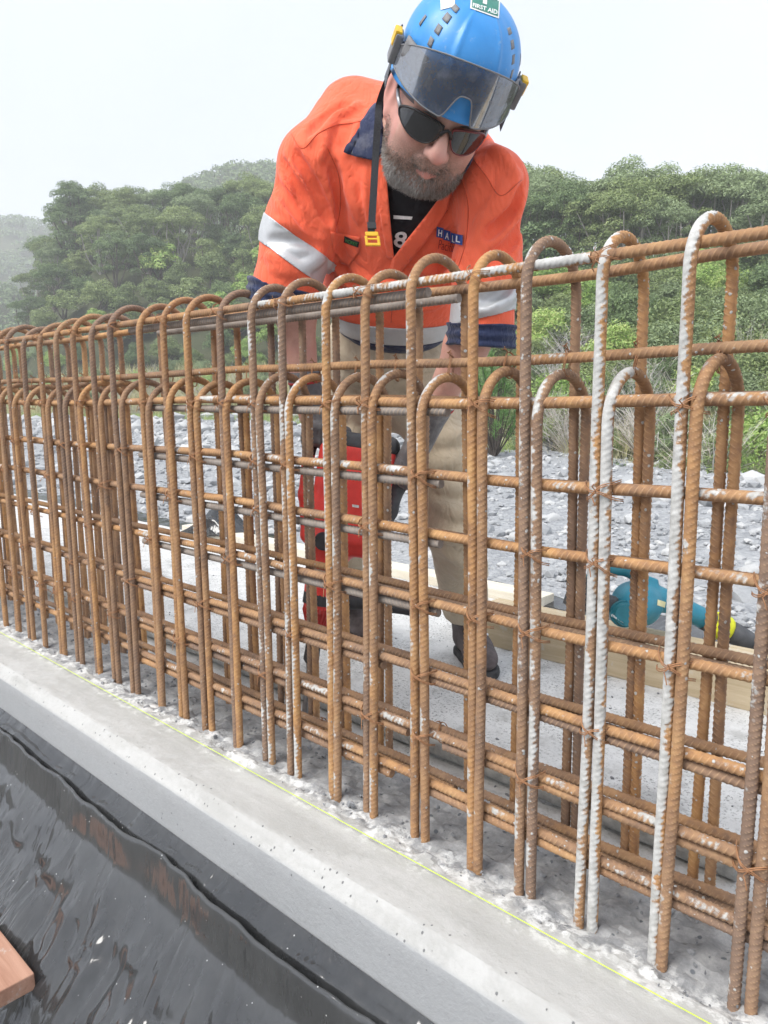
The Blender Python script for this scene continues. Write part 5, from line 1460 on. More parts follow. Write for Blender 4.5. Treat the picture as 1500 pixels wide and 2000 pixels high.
# ================================================================== gloved hands round the grips
def glove(wr, el, palm, grip_dir, knuck, cuffm):
    """palm: centre; grip_dir: axis of the bar held; knuck: direction from the bar over which the fingers wrap"""
    g = nrm(grip_dir); k = nrm(np.asarray(knuck) - g * (np.asarray(knuck) @ g)); n = np.cross(g, k)
    v = Vol(np.minimum(palm, wr) - 0.13, np.maximum(palm, wr) + 0.13, 0.0045)
    M = np.stack([g, k, n])
    fa = nrm(wr - el)
    v.cone(wr - fa * 0.045, palm + k * 0.026, 0.040, 0.036, 0.03)
    v.ell(palm + k * 0.026, (0.050, 0.024, 0.040), M, 0.02)
    L = (0.92, 1.0, 0.95, 0.80)
    for i in range(4):
        o = palm + g * (0.034 - 0.0225 * i); s = L[i]
        jt = [o + k * 0.036 + n * 0.020 * s, o + k * 0.030 + n * 0.045 * s, o - k * 0.008 + n * 0.040 * s, o - k * 0.026 + n * 0.012 * s, o - k * 0.024 - n * 0.004 * s]
        v.chain(jt, [0.0125, 0.0122, 0.0118, 0.011, 0.0095], 0.006)
    t0 = palm + g * 0.040 + k * 0.018 - n * 0.010
    v.chain([t0, t0 + g * 0.030 - n * 0.012 - k * 0.006, t0 + g * 0.036 + n * 0.010 - k * 0.034, t0 + g * 0.026 + n * 0.028 - k * 0.046], [0.016, 0.0145, 0.013, 0.0105], 0.010)
    V, F = v.nets(); o = obj('glove', mesh_np('glove', V, F), M_GLOVE, person)
    b = MB(); b.tube([wr - fa * 0.075, wr - fa * 0.055, wr - fa * 0.02, wr + fa * 0.01], [0.043, 0.044, 0.042, 0.038], 20); obj('glove_cuff', b.mesh('glove_cuff', True), cuffm, o)
    for q, mt in ((0.060, M_STICKER_W), (0.048, M_REDD)):
        b = MB(); b.tube([wr - fa * q, wr - fa * (q - 0.006)], 0.0455, 20); obj('cuff_stripe', b.mesh('cuff_stripe', True), mt, o)
cu_ = CAMR @ np.array([0, 1.0, 0]); cz_ = CAMR @ np.array([0, 0, 1.0])
PALML = BP(-0.080, 0.0, z1 + 0.008); PALMR = BP(0.148, 0.005, z1 - 0.070)
glove(WRL, ELL, PALML, bl, nrm(WRL - PALML), M_GLOVE)
glove(WRR, ELR, PALMR, nrm(BP(0.110, 0, z1 - 0.01) - BP(0.155, 0, z1 - 0.085)), nrm(WRR - PALMR), M_GLOVE)

# ================================================================== cordless blower behind the plank
M_TEAL = plain('tool_teal', (0.022, 0.20, 0.29), 0.45, 0.45, 0, 0.12, 20, 0.08)
M_TEALD = plain('tool_teal_dark', (0.015, 0.14, 0.18), 0.5, 0.4, 0, 0.2, 20, 0.08)
M_LIME = plain('lime_ring', (0.66, 0.68, 0.02), 0.5, 0.4, 0, 0.1, 30)
BLO = P(1244, 1180, 2.62)
bx_, by_, bz_ = nrm(CAMR @ np.array([1.0, -0.36, 0])), None, CAMR @ np.array([0, 0, 1.0])
by_ = nrm(np.cross(bz_, bx_)); bz_ = np.cross(bx_, by_)
QM = np.stack([bx_, by_, bz_])
def Q(x, y, z): return BLO + bx_ * x + by_ * y + bz_ * z
S_ = 2.62 / 1500
blower = tag(empty('leaf_blower', BLO - np.array([0, 0, 0.1])), 'teal cordless leaf blower with black nozzle lying behind the pale plank', 'leaf blower')
BLINV = Matrix.Translation(-Vector(BLO - np.array([0, 0, 0.1])))
def lobj(name, me, mat, parent=blower):
    o = obj(name, me, mat, parent)
    if parent is blower: o.matrix_parent_inverse = BLINV
    return o
v = Vol(BLO - 0.32, BLO + 0.32, 0.0055)
v.cone(Q(0.0, 0.0, -0.035), Q(0.0, 0.0, 0.035), 0.076, 0.070, 0.012)
v.cone(Q(-0.01, -0.005, 0.02), Q(-0.01, -0.005, 0.075), 0.054, 0.046, 0.008)
v.cone(Q(0.02, 0.045, 0.0), Q(0.14, 0.040, 0.0), 0.045, 0.036, 0.03)
v.rbox(Q(0.0, 0.085, 0.0), (0.035, 0.018, 0.03), QM, 0.008, 0.02)
V, F = v.nets(); bh = lobj('fan_housing', mesh_np('fan_housing', V, F), M_TEAL); BV_BL = bvh_of(V, F)
b = MB(); b.tube([Q(-0.055, -0.045, 0.074), Q(-0.055, -0.045, 0.100)], [0.040, 0.036], 22); b.tube([Q(-0.055, -0.045, 0.060), Q(-0.055, -0.045, 0.076)], 0.045, 22); lobj('motor_cap', autosmooth(b.build('x', M_TEALD)).data.copy(), M_TEALD)
bpy.data.objects.remove(bpy.data.objects['x'])
b = MB(); b.tube([Q(0.13, 0.040, 0.0), Q(0.175, 0.036, 0), Q(0.20, 0.034, 0), Q(0.235, 0.030, 0)], [0.038, 0.037, 0.036, 0.036], 20); lobj('outlet', b.mesh('outlet', True), M_TEAL)
b = MB(); b.tube([Q(0.232, 0.030, 0), Q(0.27, 0.026, 0.0)], 0.0375, 20); lobj('outlet_collar', b.mesh('outlet_collar', True), M_DUSTY)
b = MB(); b.tube([Q(0.262, 0.027, 0), Q(0.275, 0.026, 0), Q(0.315, 0.022, 0.0), Q(0.325, 0.021, 0)], [0.041, 0.046, 0.046, 0.040], 20); lobj('nozzle_ring', b.mesh('nozzle_ring', True), M_LIME)
b = MB(); b.tube([Q(0.32, 0.022, 0), Q(0.36, 0.016, 0.0), Q(0.50, -0.006, 0.0), Q(0.58, -0.018, 0.0)], [0.038, 0.037, 0.026, 0.022], 20); lobj('nozzle', b.mesh('nozzle', True), M_DUSTY)
v = Vol(BLO - 0.34, BLO + 0.3, 0.006)
v.chain([Q(-0.02, 0.085, 0.0), Q(-0.075, 0.095, 0), Q(-0.135, 0.075, 0), Q(-0.175, 0.03, 0)], [0.020, 0.018, 0.019, 0.022], 0.01)
V, F = v.nets(); lobj('handle', mesh_np('handle', V, F), M_TEALD)
b = MB(); b.box((-0.235, -0.085, -0.035), (-0.12, 0.03, 0.04), lambda p: Q(*p), 0.012); lobj('battery', b.mesh('battery'), M_BLK)
b = MB(); b.box((-0.15, -0.06, -0.03), (-0.07, 0.0, 0.03), lambda p: Q(*p), 0.012); lobj('battery_foot', b.mesh('battery_foot'), M_DUSTY)
M_PALEY = plain('pale_label', (0.70, 0.66, 0.38), 0.6)
if hit(BV_BL, 1290, 1176)[0] is not None: px_patch([(1284, 1171), (1300, 1176), (1298, 1187), (1283, 1182)], BV_BL, 0.0015, 0, 2, 'warning_label', M_PALEY, bh, 6)
b_ = hit(BV_BL, 1205, 1205)
if b_[0] is not None: px_text('makita', [(1195, 1197), (1219, 1210), (1218, 1217), (1194, 1204)], BV_BL, 0.0012, 'brand_lettering', M_STICKER_W, bh, 0.02)
# ================================================================== river bed, hillside, planting
def mat_gravel():
    m = NM('river_gravel', 0.9, 0.2)
    a = m.voro(7, 'F1', None, 'Color'); b = m.voro(26, 'F1', None, 'Color'); n = m.noise(1.2, 5, 0.6); f = m.noise(60, 4, 0.7)
    v = m.math('ADD', m.math('MULTIPLY', b, 0.35), m.math('ADD', m.math('MULTIPLY', n, 0.35), m.math('MULTIPLY', f, 0.3)))
    c = m.ramp(v, [(0.25, (0.23, 0.24, 0.255)), (0.5, (0.36, 0.37, 0.385)), (0.75, (0.50, 0.505, 0.51))])
    m.col(c)
    m.bump(m.voro(26), 0.7, 0.03); m.bump(m.voro(90), 0.5, 0.012)
    return m.m
M_GRAVEL = mat_gravel()
def mat_rock():
    m = NM('grey_rock', 0.88, 0.25)
    r = m.island(); n = m.noise(9, 5, 0.65); f = m.noise(50, 4, 0.7)
    v = m.math('ADD', m.math('MULTIPLY', r, 0.45), m.math('ADD', m.math('MULTIPLY', n, 0.35), m.math('MULTIPLY', f, 0.2)))
    m.col(m.ramp(v, [(0.15, (0.22, 0.23, 0.245)), (0.5, (0.40, 0.41, 0.42)), (0.85, (0.58, 0.58, 0.57))]))
    m.bump(f, 0.4, 0.01)
    return m.m
M_ROCK = mat_rock()
def mat_soil():
    m = NM('hill_soil', 0.95, 0.1)
    n = m.noise(0.8, 5, 0.6); g = m.noise(9, 5, 0.7)
    m.col(m.ramp(m.math('ADD', m.math('MULTIPLY', n, 0.5), m.math('MULTIPLY', g, 0.5)), [(0.3, (0.045, 0.055, 0.03)), (0.55, (0.085, 0.095, 0.05)), (0.75, (0.17, 0.15, 0.10))]))
    m.bump(g, 0.8, 0.2)
    return m.m
M_SOIL = mat_soil()
RB = -0.30
# river bed
xs = np.concatenate([np.linspace(-330, -30, 60), np.linspace(-29, 14, 160), np.linspace(15, 80, 30)])
ys = np.concatenate([np.linspace(2.951, 14, 70), np.linspace(14.5, 60, 70), np.linspace(62, 300, 50)])
A = np.zeros((len(xs), len(ys), 3)); A[..., 0] = xs[:, None]; A[..., 1] = ys[None]
A[..., 2] = RB + 0.10 * fbm(A, 0.55, 3) + 0.05 * fbm(A + 3, 2.4, 2) * (np.linalg.norm(A, axis=-1) < 40)
V, F = grid_mesh(A); kind(obj('riverbed', mesh_np('riverbed', V, F), M_GRAVEL), 'structure')
# trench floor in front of the slab
b = MB(); b.add([(-30, -12, -1.315), (30, -12, -1.315), (30, 0.9, -1.315), (-30, 0.9, -1.315)], [(0, 1, 2, 3)])
kind(b.build('trench_floor', plain('trench_dirt', (0.17, 0.168, 0.16), 0.95, 0.1, 0, 0.4, 3, 0.8)), 'structure')
# stones
def ico(sub):
    bm = bmesh.new(); bmesh.ops.create_icosphere(bm, subdivisions=sub, radius=1.0); bm.verts.index_update()
    V = np.array([v.co[:] for v in bm.verts]); F = np.array([[v.index for v in f.verts] for f in bm.faces]); bm.free(); return V, F
rs = np.random.default_rng(21)
def rock_var(sub, k):
    V, F = ico(sub); V = V * (1 + 0.55 * fbm(V + 11.7 * k, 0.9, 2) + 0.30 * fbm(V + 5.1 * k, 2.1, 2))[:, None]
    for _ in range(3):                                   # knock flats into it
        n = nrm(rs.normal(size=3)); d = 0.62; o = V @ n - d; V = V - np.outer(np.maximum(o, 0), n) * 0.85
    return V * np.array([1, 0.8, 0.55]), F
small = [rock_var(1, k) for k in range(8)]
VV = []; FF = []; base = 0
def rand_rot(n):
    a = rs.uniform(0, 2 * math.pi, n); return np.stack([np.cos(a), -np.sin(a), np.sin(a), np.cos(a)], 1).reshape(n, 2, 2)
N = 13500
D = 3.4 * (45 / 3.4) ** rs.random(N) ** 0.9
t = rs.uniform(-0.62, 0.62, N); pos = FWD[None] * D[:, None] + RGT[None] * (t * D)[:, None]
ok = (pos[:, 1] > 3.1); pos = pos[ok]; D = D[ok]; N = len(pos)
size = (0.006 + 0.0027 * D) * rs.lognormal(0, 0.62, N)
rt = rand_rot(N); zz = 0.10 * fbm(pos, 0.55, 3)
for k in range(8):
    s_ = np.arange(k, N, 8); Vk, Fk = small[k]
    W = Vk[None] * size[s_, None, None] * rs.uniform(0.75, 1.25, (len(s_), 1, 3))
    W[..., :2] = np.einsum('nij,nvj->nvi', rt[s_], W[..., :2])
    W += pos[s_][:, None]; W[..., 2] += RB + zz[s_][:, None] + size[s_][:, None] * 0.2
    VV.append(W.reshape(-1, 3)); FF.append((Fk[None] + np.arange(len(s_))[:, None, None] * len(Vk)).reshape(-1, 3) + base); base += len(s_) * len(Vk)
g = obj('river_stones', mesh_np('river_stones', np.concatenate(VV), np.concatenate(FF), False), M_ROCK)
g['label'] = 'loose blue grey stones strewn over the river bed'; g['category'] = 'stones'; kind(g, 'stuff')
bigM = []
for k in range(5):
    V, F = rock_var(3, 20 + k); me = mesh_np('boulder', V, F, True); me.materials.append(M_ROCK); me.set_sharp_from_angle(angle=rad(38)); bigM.append(me)
BOUL = [(395, 845, .42), (360, 838, .30), (330, 832, .36), (470, 838, .40), (430, 860, .30), (300, 850, .25), (265, 842, .34), (230, 838, .4), (190, 845, .3), (150, 838, .4), (345, 870, .26), (405, 815, .5), (250, 815, .55), (500, 815, .4), (120, 820, .6), (280, 880, .2), (480, 900, .22), (215, 905, .24),
        (1490, 978, .18), (1455, 1180, .16), (1430, 1165, .12), (1300, 985, .16), (1255, 1010, .10), (1395, 1080, .10), (1140, 1120, .12), (1080, 1020, .12), (1010, 1060, .10), (1340, 1150, .12), (1085, 960, .14), (1230, 945, .16), (740, 1040, .12), (690, 960, .12), (990, 940, .18), (1475, 1130, .12)]
for k, (x, y, r) in enumerate(BOUL):
    q = G(x, y, RB); o = obj('boulder', bigM[k % 5]); o.location = (q[0], q[1], RB + r * 0.12); o.scale = (r, r, r); o.rotation_euler = (rs.uniform(-.3, .3), rs.uniform(-.3, .3), rs.uniform(0, 6.28))
    if x < 600: tag(o, 'blue grey boulder on the river bed seen through the left of the cage', 'boulder', 'boulders on the river bed, left')
    elif y > 1100 or x < 1060: tag(o, 'small grey rock on the river bed close behind the slab', 'rock', 'rocks close behind the slab')
    else: tag(o, 'grey boulder at the foot of the right hand bank', 'boulder', 'boulders below the right bank')

# hillside: foot distance, ridge distance, height of the canopy line in the picture, tree height
TAB = np.array([(-1200, 60, 150, 560, 5), (-500, 62, 130, 640, 5), (-150, 60, 110, 660, 4.5), (0, 56, 100, 615, 4.5), (60, 52, 90, 560, 5), (110, 48, 82, 480, 5), (150, 46, 78, 425, 5), (220, 45, 74, 395, 5), (320, 44, 72, 385, 5), (520, 40, 70, 372, 5), (700, 30, 60, 362, 4.8), (1000, 17, 46, 382, 4.4), (1250, 13.2, 43, 380, 4.4), (1500, 11.6, 41, 388, 4.4), (2000, 10.5, 40, 388, 4.4), (2800, 10, 40, 340, 4.4)], float)
def hill(px, fr):
    """point on the hillside by bearing (as picture column at eye level) and fraction from foot (0) to ridge (1)"""
    row = [np.interp(px, TAB[:, 0], TAB[:, k]) for k in range(1, 5)]
    D = row[0] + (row[1] - row[0]) * fr
    zr = P(px, row[2], row[1])[2] - row[3] * 0.92
    z = RB - 0.15 + (zr - RB) * (np.sign(fr) * abs(fr) ** 0.9 if fr <= 1 else 1 + 0.10 * (fr - 1))
    p = GP((px - 750) / 1500 * D, D)
    return np.array([p[0], p[1], z])
pxs = np.concatenate([np.linspace(-1200, -100, 30), np.linspace(-80, 1570, 180), np.linspace(1570, 2800, 30)]); frs = np.concatenate([[-0.05], np.linspace(0, 1, 50), [1.1, 1.3, 1.6, 2.0, 2.6]])
A = np.array([[hill(p_, f_) for f_ in frs] for p_ in pxs])
A[..., 2] += 0.5 * fbm(A, 0.35, 3) * np.clip(frs, 0, 1)[None] ** 0.5
V, F = grid_mesh(A); kind(obj('hillside', mesh_np('hillside', V, F[:, ::-1]), M_SOIL), 'structure')

def mat_leaf(name, c0, c1, c2, trans=0.22):
    m = NM(name, 0.6, 0.25)
    r = m.island(); q = m.rand()
    n = m.noise(0.9, 3, 0.5)
    f = m.math('ADD', m.math('MULTIPLY', r, 0.5), m.math('ADD', m.math('MULTIPLY', n, 0.3), m.math('MULTIPLY', q, 0.25)))
    c = m.ramp(f, [(0.22, c0), (0.52, c1), (0.85, c2)])
    m.col(c)
    tr = m.n('ShaderNodeBsdfTranslucent'); m.L(c, tr.inputs[0])
    mx = m.n('ShaderNodeMixShader'); mx.inputs[0].default_value = trans; m.L(m.b.outputs[0], mx.inputs[1]); m.L(tr.outputs[0], mx.inputs[2]); m.L(mx.outputs[0], m.out.inputs['Surface'])
    return m.m
LF = {'olive': mat_leaf('leaf_olive', (0.121, 0.170, 0.071), (0.229, 0.295, 0.120), (0.379, 0.450, 0.187)),
      'dark': mat_leaf('leaf_dark', (0.077, 0.126, 0.054), (0.151, 0.219, 0.093), (0.281, 0.372, 0.161)),
      'bright': mat_leaf('leaf_bright', (0.184, 0.295, 0.074), (0.338, 0.509, 0.136), (0.544, 0.598, 0.229)),
      'grey': mat_leaf('leaf_greygreen', (0.148, 0.198, 0.099), (0.252, 0.323, 0.165), (0.380, 0.468, 0.248)),
      'pine': mat_leaf('leaf_pine', (0.095, 0.191, 0.062), (0.184, 0.339, 0.104), (0.326, 0.519, 0.165)),
      'dry': mat_leaf('dry_twigs', (0.432, 0.350, 0.291), (0.631, 0.598, 0.510), (0.631, 0.598, 0.659), 0.1),
      'straw': mat_leaf('straw_grass', (0.411, 0.404, 0.187), (0.631, 0.598, 0.312), (0.631, 0.598, 0.458), 0.2),
      'grass': mat_leaf('green_grass', (0.195, 0.295, 0.084), (0.346, 0.473, 0.145), (0.585, 0.598, 0.248), 0.2)}
M_BARK = plain('bark', (0.115, 0.095, 0.08), 0.9, 0.15, 0, 0.35, 6, 0.6)
M_BARKP = plain('pale_bark', (0.34, 0.31, 0.28), 0.9, 0.15, 0, 0.25, 6, 0.6)
rv = np.random.default_rng(33)
def leaves(centres, radii, per, size, asp=0.5, flat=0.75, up=0.35, hollow=0.72):
    """leaf faces on clump shells -> V,F"""
    n = len(centres); tot = n * per
    d = rv.normal(size=(tot, 3)); d /= np.linalg.norm(d, axis=1)[:, None]
    d[:, 2] = np.where(d[:, 2] < -0.35, -d[:, 2] * 0.6, d[:, 2])
    rr_ = hollow + (1 - hollow) * rv.random(tot) ** 0.6 + rv.normal(0, 0.06, tot)
    c = np.repeat(centres, per, 0); R = np.repeat(radii, per)
    p = c + d * (R * rr_)[:, None] * np.array([1, 1, flat])
    nn = d + np.array([0, 0, up]) + rv.normal(0, 0.55, (tot, 3)); nn /= np.linalg.norm(nn, axis=1)[:, None]
    a = np.cross(nn, rv.normal(size=(tot, 3))); a /= np.linalg.norm(a, axis=1)[:, None]; b_ = np.cross(nn, a)
    s = size * rv.uniform(0.6, 1.4, tot)[:, None]
    V = np.stack([p - a * s, p + b_ * s * asp, p + a * s, p - b_ * s * asp], 1).reshape(-1, 3)
    F = np.arange(tot * 4).reshape(-1, 4)
    return V, F
def stems(b, root, tops, r0, bend=0.25, n=6):
    for t in tops:
        m1 = root + (t - root) * 0.45 + rv.normal(0, bend, 3) * np.array([1, 1, 0.2]); q = catmull([root + rv.normal(0, r0 * 0.6, 3) * np.array([1, 1, 0]), m1, np.asarray(t)], 4)
        b.tube(q, list(np.linspace(r0, r0 * 0.3, len(q))), n, False)
def make_tree(kd):
    """-> crown mesh, trunk mesh (base at the origin)"""
    tb = MB()
    if kd == 'umbrella':      # kanuka: leaning stems under a domed canopy
        H = 4.5; nc = 30; a = rv.uniform(0, 2 * math.pi, nc); q = np.sqrt(rv.random(nc)) * 1.6
        c = np.stack([q * np.cos(a), q * np.sin(a), H - 0.5 - 0.45 * q ** 1.7 + rv.normal(0, 0.16, nc)], 1)
        n2 = 16; a = rv.uniform(0, 2 * math.pi, n2); q = rv.uniform(0.5, 1.45, n2)
        c = np.concatenate([c, np.stack([q * np.cos(a), q * np.sin(a), rv.uniform(1.3, 3.1, n2)], 1)])
        V, F = leaves(c, np.concatenate([rv.uniform(0.42, 0.70, nc), rv.uniform(0.35, 0.6, n2)]), 290, 0.060, 0.40, 0.66, 0.5)
        stems(tb, np.zeros(3), c[:9] - np.array([0, 0, 0.2]), 0.075, 0.3)
    elif kd == 'bushy':       # round, leafy to the ground
        nc = 34; d = rv.normal(size=(nc, 3)); d /= np.linalg.norm(d, axis=1)[:, None]; d[:, 2] = np.abs(d[:, 2])
        c = d * np.array([1.05, 1.05, 1.75]) * rv.uniform(0.45, 1.0, nc)[:, None] + np.array([0, 0, 0.55])
        V, F = leaves(c, rv.uniform(0.34, 0.6, nc), 270, 0.062, 0.38, 0.85, 0.4)
        stems(tb, np.zeros(3), c[:6], 0.06, 0.15)
    elif kd == 'broad':       # larger leaves in distinct lumps
        nc = 24; d = rv.normal(size=(nc, 3)); d /= np.linalg.norm(d, axis=1)[:, None]; d[:, 2] = np.abs(d[:, 2])
        c = d * np.array([1.2, 1.2, 1.5]) * rv.uniform(0.5, 1.0, nc)[:, None] + np.array([0, 0, 1.2])
        V, F = leaves(c, rv.uniform(0.36, 0.55, nc), 220, 0.078, 0.55, 0.85, 0.7)
        stems(tb, np.zeros(3), c[:7], 0.07, 0.15)
    elif kd == 'tall':        # tall irregular tree in tiers
        c = []; 
        for k in range(64):
            z = rv.uniform(1.4, 6.5); w = 1.9 * max(0.12, 1 - ((z - 2.8) / 4.0) ** 2) ** 0.5; a = rv.uniform(0, 6.28); q = w * rv.uniform(0.35, 1.0)
            c.append((q * math.cos(a), q * math.sin(a), z))
        c = np.array(c); V, F = leaves(c, rv.uniform(0.42, 0.75, len(c)), 300, 0.066, 0.45, 0.7, 0.5)
        stems(tb, np.zeros(3), list(c[:14]) + [np.array([0, 0, 6.4])], 0.13, 0.2)
    elif kd == 'shrub':       # fine leaved shrub, near
        nc = 30; d = rv.normal(size=(nc, 3)); d /= np.linalg.norm(d, axis=1)[:, None]; d[:, 2] = np.abs(d[:, 2])
        c = d * np.array([0.55, 0.55, 0.65]) * rv.uniform(0.4, 1.0, nc)[:, None] + np.array([0, 0, 0.22])
        V, F = leaves(c, rv.uniform(0.15, 0.28, nc), 250, 0.026, 0.42, 0.9, 0.4, 0.55)
        stems(tb, np.zeros(3), c[:10], 0.016, 0.05, 5)
    elif kd == 'twig':        # bare dry brush
        Vs = []; 
        tops = np.stack([rv.normal(0, 0.42, 150), rv.normal(0, 0.42, 150), rv.uniform(0.35, 1.15, 150)], 1)
        mids = tops * np.array([0.45, 0.45, 0.55]) + rv.normal(0, 0.05, tops.shape)
        for t, m_ in zip(tops, mids):
            sd = nrm(rv.normal(size=3)) * 0.006
            Vs += [np.array([0.02, 0, 0]) * rv.normal() - sd, np.array([0.0, 0.02, 0]) * rv.normal() + sd, m_ + sd * 0.7, m_ - sd * 0.7, m_ - sd * 0.7, m_ + sd * 0.7, t + sd * 0.3, t - sd * 0.3]
            for _ in range(3):
                f_ = rv.uniform(0.2, 0.9); r_ = m_ + (t - m_) * f_; e_ = r_ + rv.normal(0, 0.11, 3) + np.array([0, 0, 0.08])
                Vs += [r_ - sd * .5, r_ + sd * .5, e_ + sd * .3, e_ - sd * .3]
        V = np.array(Vs); F = np.arange(len(V)).reshape(-1, 4)
        stems(tb, np.zeros(3), mids[:8], 0.012, 0.03, 5)
    elif kd == 'pine':        # young pine: whorls of upright needles
        Vs = []
        tips = [np.array([0, 0, 2.1])]
        for z in np.linspace(0.35, 1.75, 6):
            for a in np.linspace(0, 6.28, 7)[:-1] + rv.uniform(0, 1):
                L = 0.62 * (1 - z / 2.6); tips.append(np.array([L * math.cos(a), L * math.sin(a), z + L * 0.75]))
        for tp in tips:
            for _ in range(120):
                o = tp - np.array([tp[0] * 0.5, tp[1] * 0.5, 0.35]) * rv.random() ** 1.3; d = nrm(rv.normal(0, 0.5, 3) + np.array([tp[0], tp[1], 0.9])); s_ = np.cross(d, rv.normal(size=3)); s_ = s_ / np.linalg.norm(s_) * 0.006
                Vs += [o - s_, o + s_, o + d * 0.14 + s_ * 0.3, o + d * 0.14 - s_ * 0.3]
        V = np.array(Vs); F = np.arange(len(V)).reshape(-1, 4)
        stems(tb, np.zeros(3), tips, 0.022, 0.02, 5)
    return mesh_np('crown', V, F, True), tb.mesh('trunk', True)
PROTO = {}
def proto(kd, col, k):
    key = (kd, col, k % 2)
    if key not in PROTO:
        if (kd, k % 2) not in PROTO: PROTO[(kd, k % 2)] = make_tree(kd)
        c, t = PROTO[(kd, k % 2)]
        c = c.copy(); c.materials.append(LF[col]); t = t.copy(); t.materials.append(M_BARKP if kd == 'umbrella' and col in ('grey', 'olive') else M_BARK)
        PROTO[key] = (c, t)
    return PROTO[key]
NAME = {'umbrella': 'kanuka_tree', 'bushy': 'bushy_tree', 'broad': 'broadleaf_tree', 'tall': 'tall_tree', 'shrub': 'shrub', 'twig': 'dry_shrub', 'pine': 'young_pine'}
KW = {'umbrella': 'tree', 'bushy': 'tree', 'broad': 'tree', 'tall': 'tree', 'shrub': 'shrub', 'twig': 'shrub', 'pine': 'tree'}
CW = {'olive': 'olive green', 'dark': 'dark green', 'bright': 'bright green', 'grey': 'grey green', 'pine': 'fresh green', 'dry': 'pinkish'}
DESC = {'umbrella': 'domed tree', 'bushy': 'round bushy tree', 'broad': 'lumpy broadleaf tree', 'tall': 'tall tree', 'shrub': 'fine leaved shrub', 'twig': 'leafless shrub', 'pine': 'young pine'}
cnt = [0]
def plant(kd, col, px, fr, sc, sink=0.08, pos=None, label=None, zs=1.0):
    c, t = proto(kd, col, cnt[0]); cnt[0] += 1
    q = hill(px, fr) if pos is None else np.asarray(pos)
    r = empty(NAME[kd], q - np.array([0, 0, sink])); r.rotation_euler = (rv.uniform(-.06, .06), rv.uniform(-.06, .06), rv.uniform(0, 6.28)); r.scale = (sc * rv.uniform(.92, 1.1), sc * rv.uniform(.92, 1.1), sc * zs * rv.uniform(.93, 1.08))
    obj('crown', c, None, r); obj('trunk', t, None, r)
    low = kd in ('shrub', 'twig')
    tier = 'on the skyline' if fr > 0.93 else 'high up' if fr > 0.68 else 'halfway up' if fr > 0.36 else 'low down' if fr > 0.155 else 'at the foot'
    if px < 620:
        side = ' on left slope ' + ('at its outer end' if px < 120 else 'below the tallest tree' if px < 250 else 'in its middle' if px < 400 else "nearest the man's sleeve")
    elif px < 1000: side = ' on the slope behind the man'
    else: side = ' on right slope ' + ('next to the man' if px < 1130 else 'left of middle' if px < 1260 else 'right of middle' if px < 1390 else 'at the right edge')
    tier = tier + (' on the skyline' if False else '')
    if label: tag(r, label, KW[kd])
    else: tag(r, f'{CW[col]} {DESC[kd]} {tier}{side}', KW[kd], f"{KW[kd]}s {'on the left slope' if px < 620 else 'behind the man' if px < 1000 else 'on the right slope'}")
    return r
pk = lambda *o: o[int(rv.integers(len(o)))]
# canopy rows, far to near
def rows(p0, p1, fr, step, kinds, cols, sc, jit=0.5):
    x = p0 + rv.uniform(0, step)
    while x < p1:
        plant(pk(*kinds), pk(*cols), x, fr + rv.uniform(-0.035, 0.035), rv.uniform(*sc)); x += step * rv.uniform(1 - jit * 0.6, 1 + jit * 0.6)
rows(110, 560, 1.0, 33, ('umbrella',), ('olive', 'dark', 'olive', 'grey'), (1.0, 1.2))
rows(100, 560, 0.86, 44, ('umbrella', 'umbrella', 'bushy'), ('olive', 'dark', 'dark', 'grey'), (0.95, 1.2))
rows(60, 560, 0.72, 48, ('umbrella', 'bushy', 'umbrella'), ('olive', 'dark', 'olive', 'grey'), (0.95, 1.2))
rows(50, 560, 0.58, 52, ('broad', 'bushy', 'umbrella', 'bushy'), ('olive', 'dark', 'bright', 'dark'), (0.9, 1.15))
rows(20, 600, 0.44, 52, ('bushy', 'bushy', 'broad'), ('olive', 'dark', 'grey', 'olive', 'bright'), (0.85, 1.1))
rows(-40, 600, 0.31, 52, ('bushy', 'bushy', 'broad'), ('olive', 'dark', 'bright', 'grey'), (0.75, 1.0))
rows(-40, 620, 0.20, 54, ('bushy', 'bushy', 'broad'), ('olive', 'grey', 'bright', 'dark'), (0.6, 0.85))
rows(-40, 620, 0.11, 60, ('bushy',), ('olive', 'grey', 'bright'), (0.42, 0.62))
rows(-40, 640, 0.06, 60, ('shrub', 'bushy'), ('olive', 'grey', 'bright'), (0.5, 0.7)) if False else None
def low(p0, p1, fr, step, sc):
    x = p0 + rv.uniform(0, step)
    while x < p1:
        plant('twig', 'dry', x, fr, rv.uniform(*sc)) if rv.random() < 0.4 else plant('shrub', pk('olive', 'grey', 'bright'), x, fr, rv.uniform(*sc))
        x += step * rv.uniform(0.7, 1.3)
low(-30, 620, 0.075, 62, (1.3, 1.9)); low(-30, 620, 0.035, 62, (1.1, 1.7)); low(0, 640, 0.0, 74, (0.9, 1.4))
plant('tall', 'dark', 178, 0.80, 1.12, label='tall dark green tree standing highest at the left end of the hillside')
plant('tall', 'olive', 275, 0.92, 0.86, label='slender tree rising above the canopy line right of the tallest left tree')
plant('broad', 'bright', 335, 0.60, 1.15, label='bright green rounded tree in the middle of the left hillside')
plant('bushy', 'bright', 490, 0.30, 0.95, zs=0.6, label="low bright green bush just left of the man's sleeve")
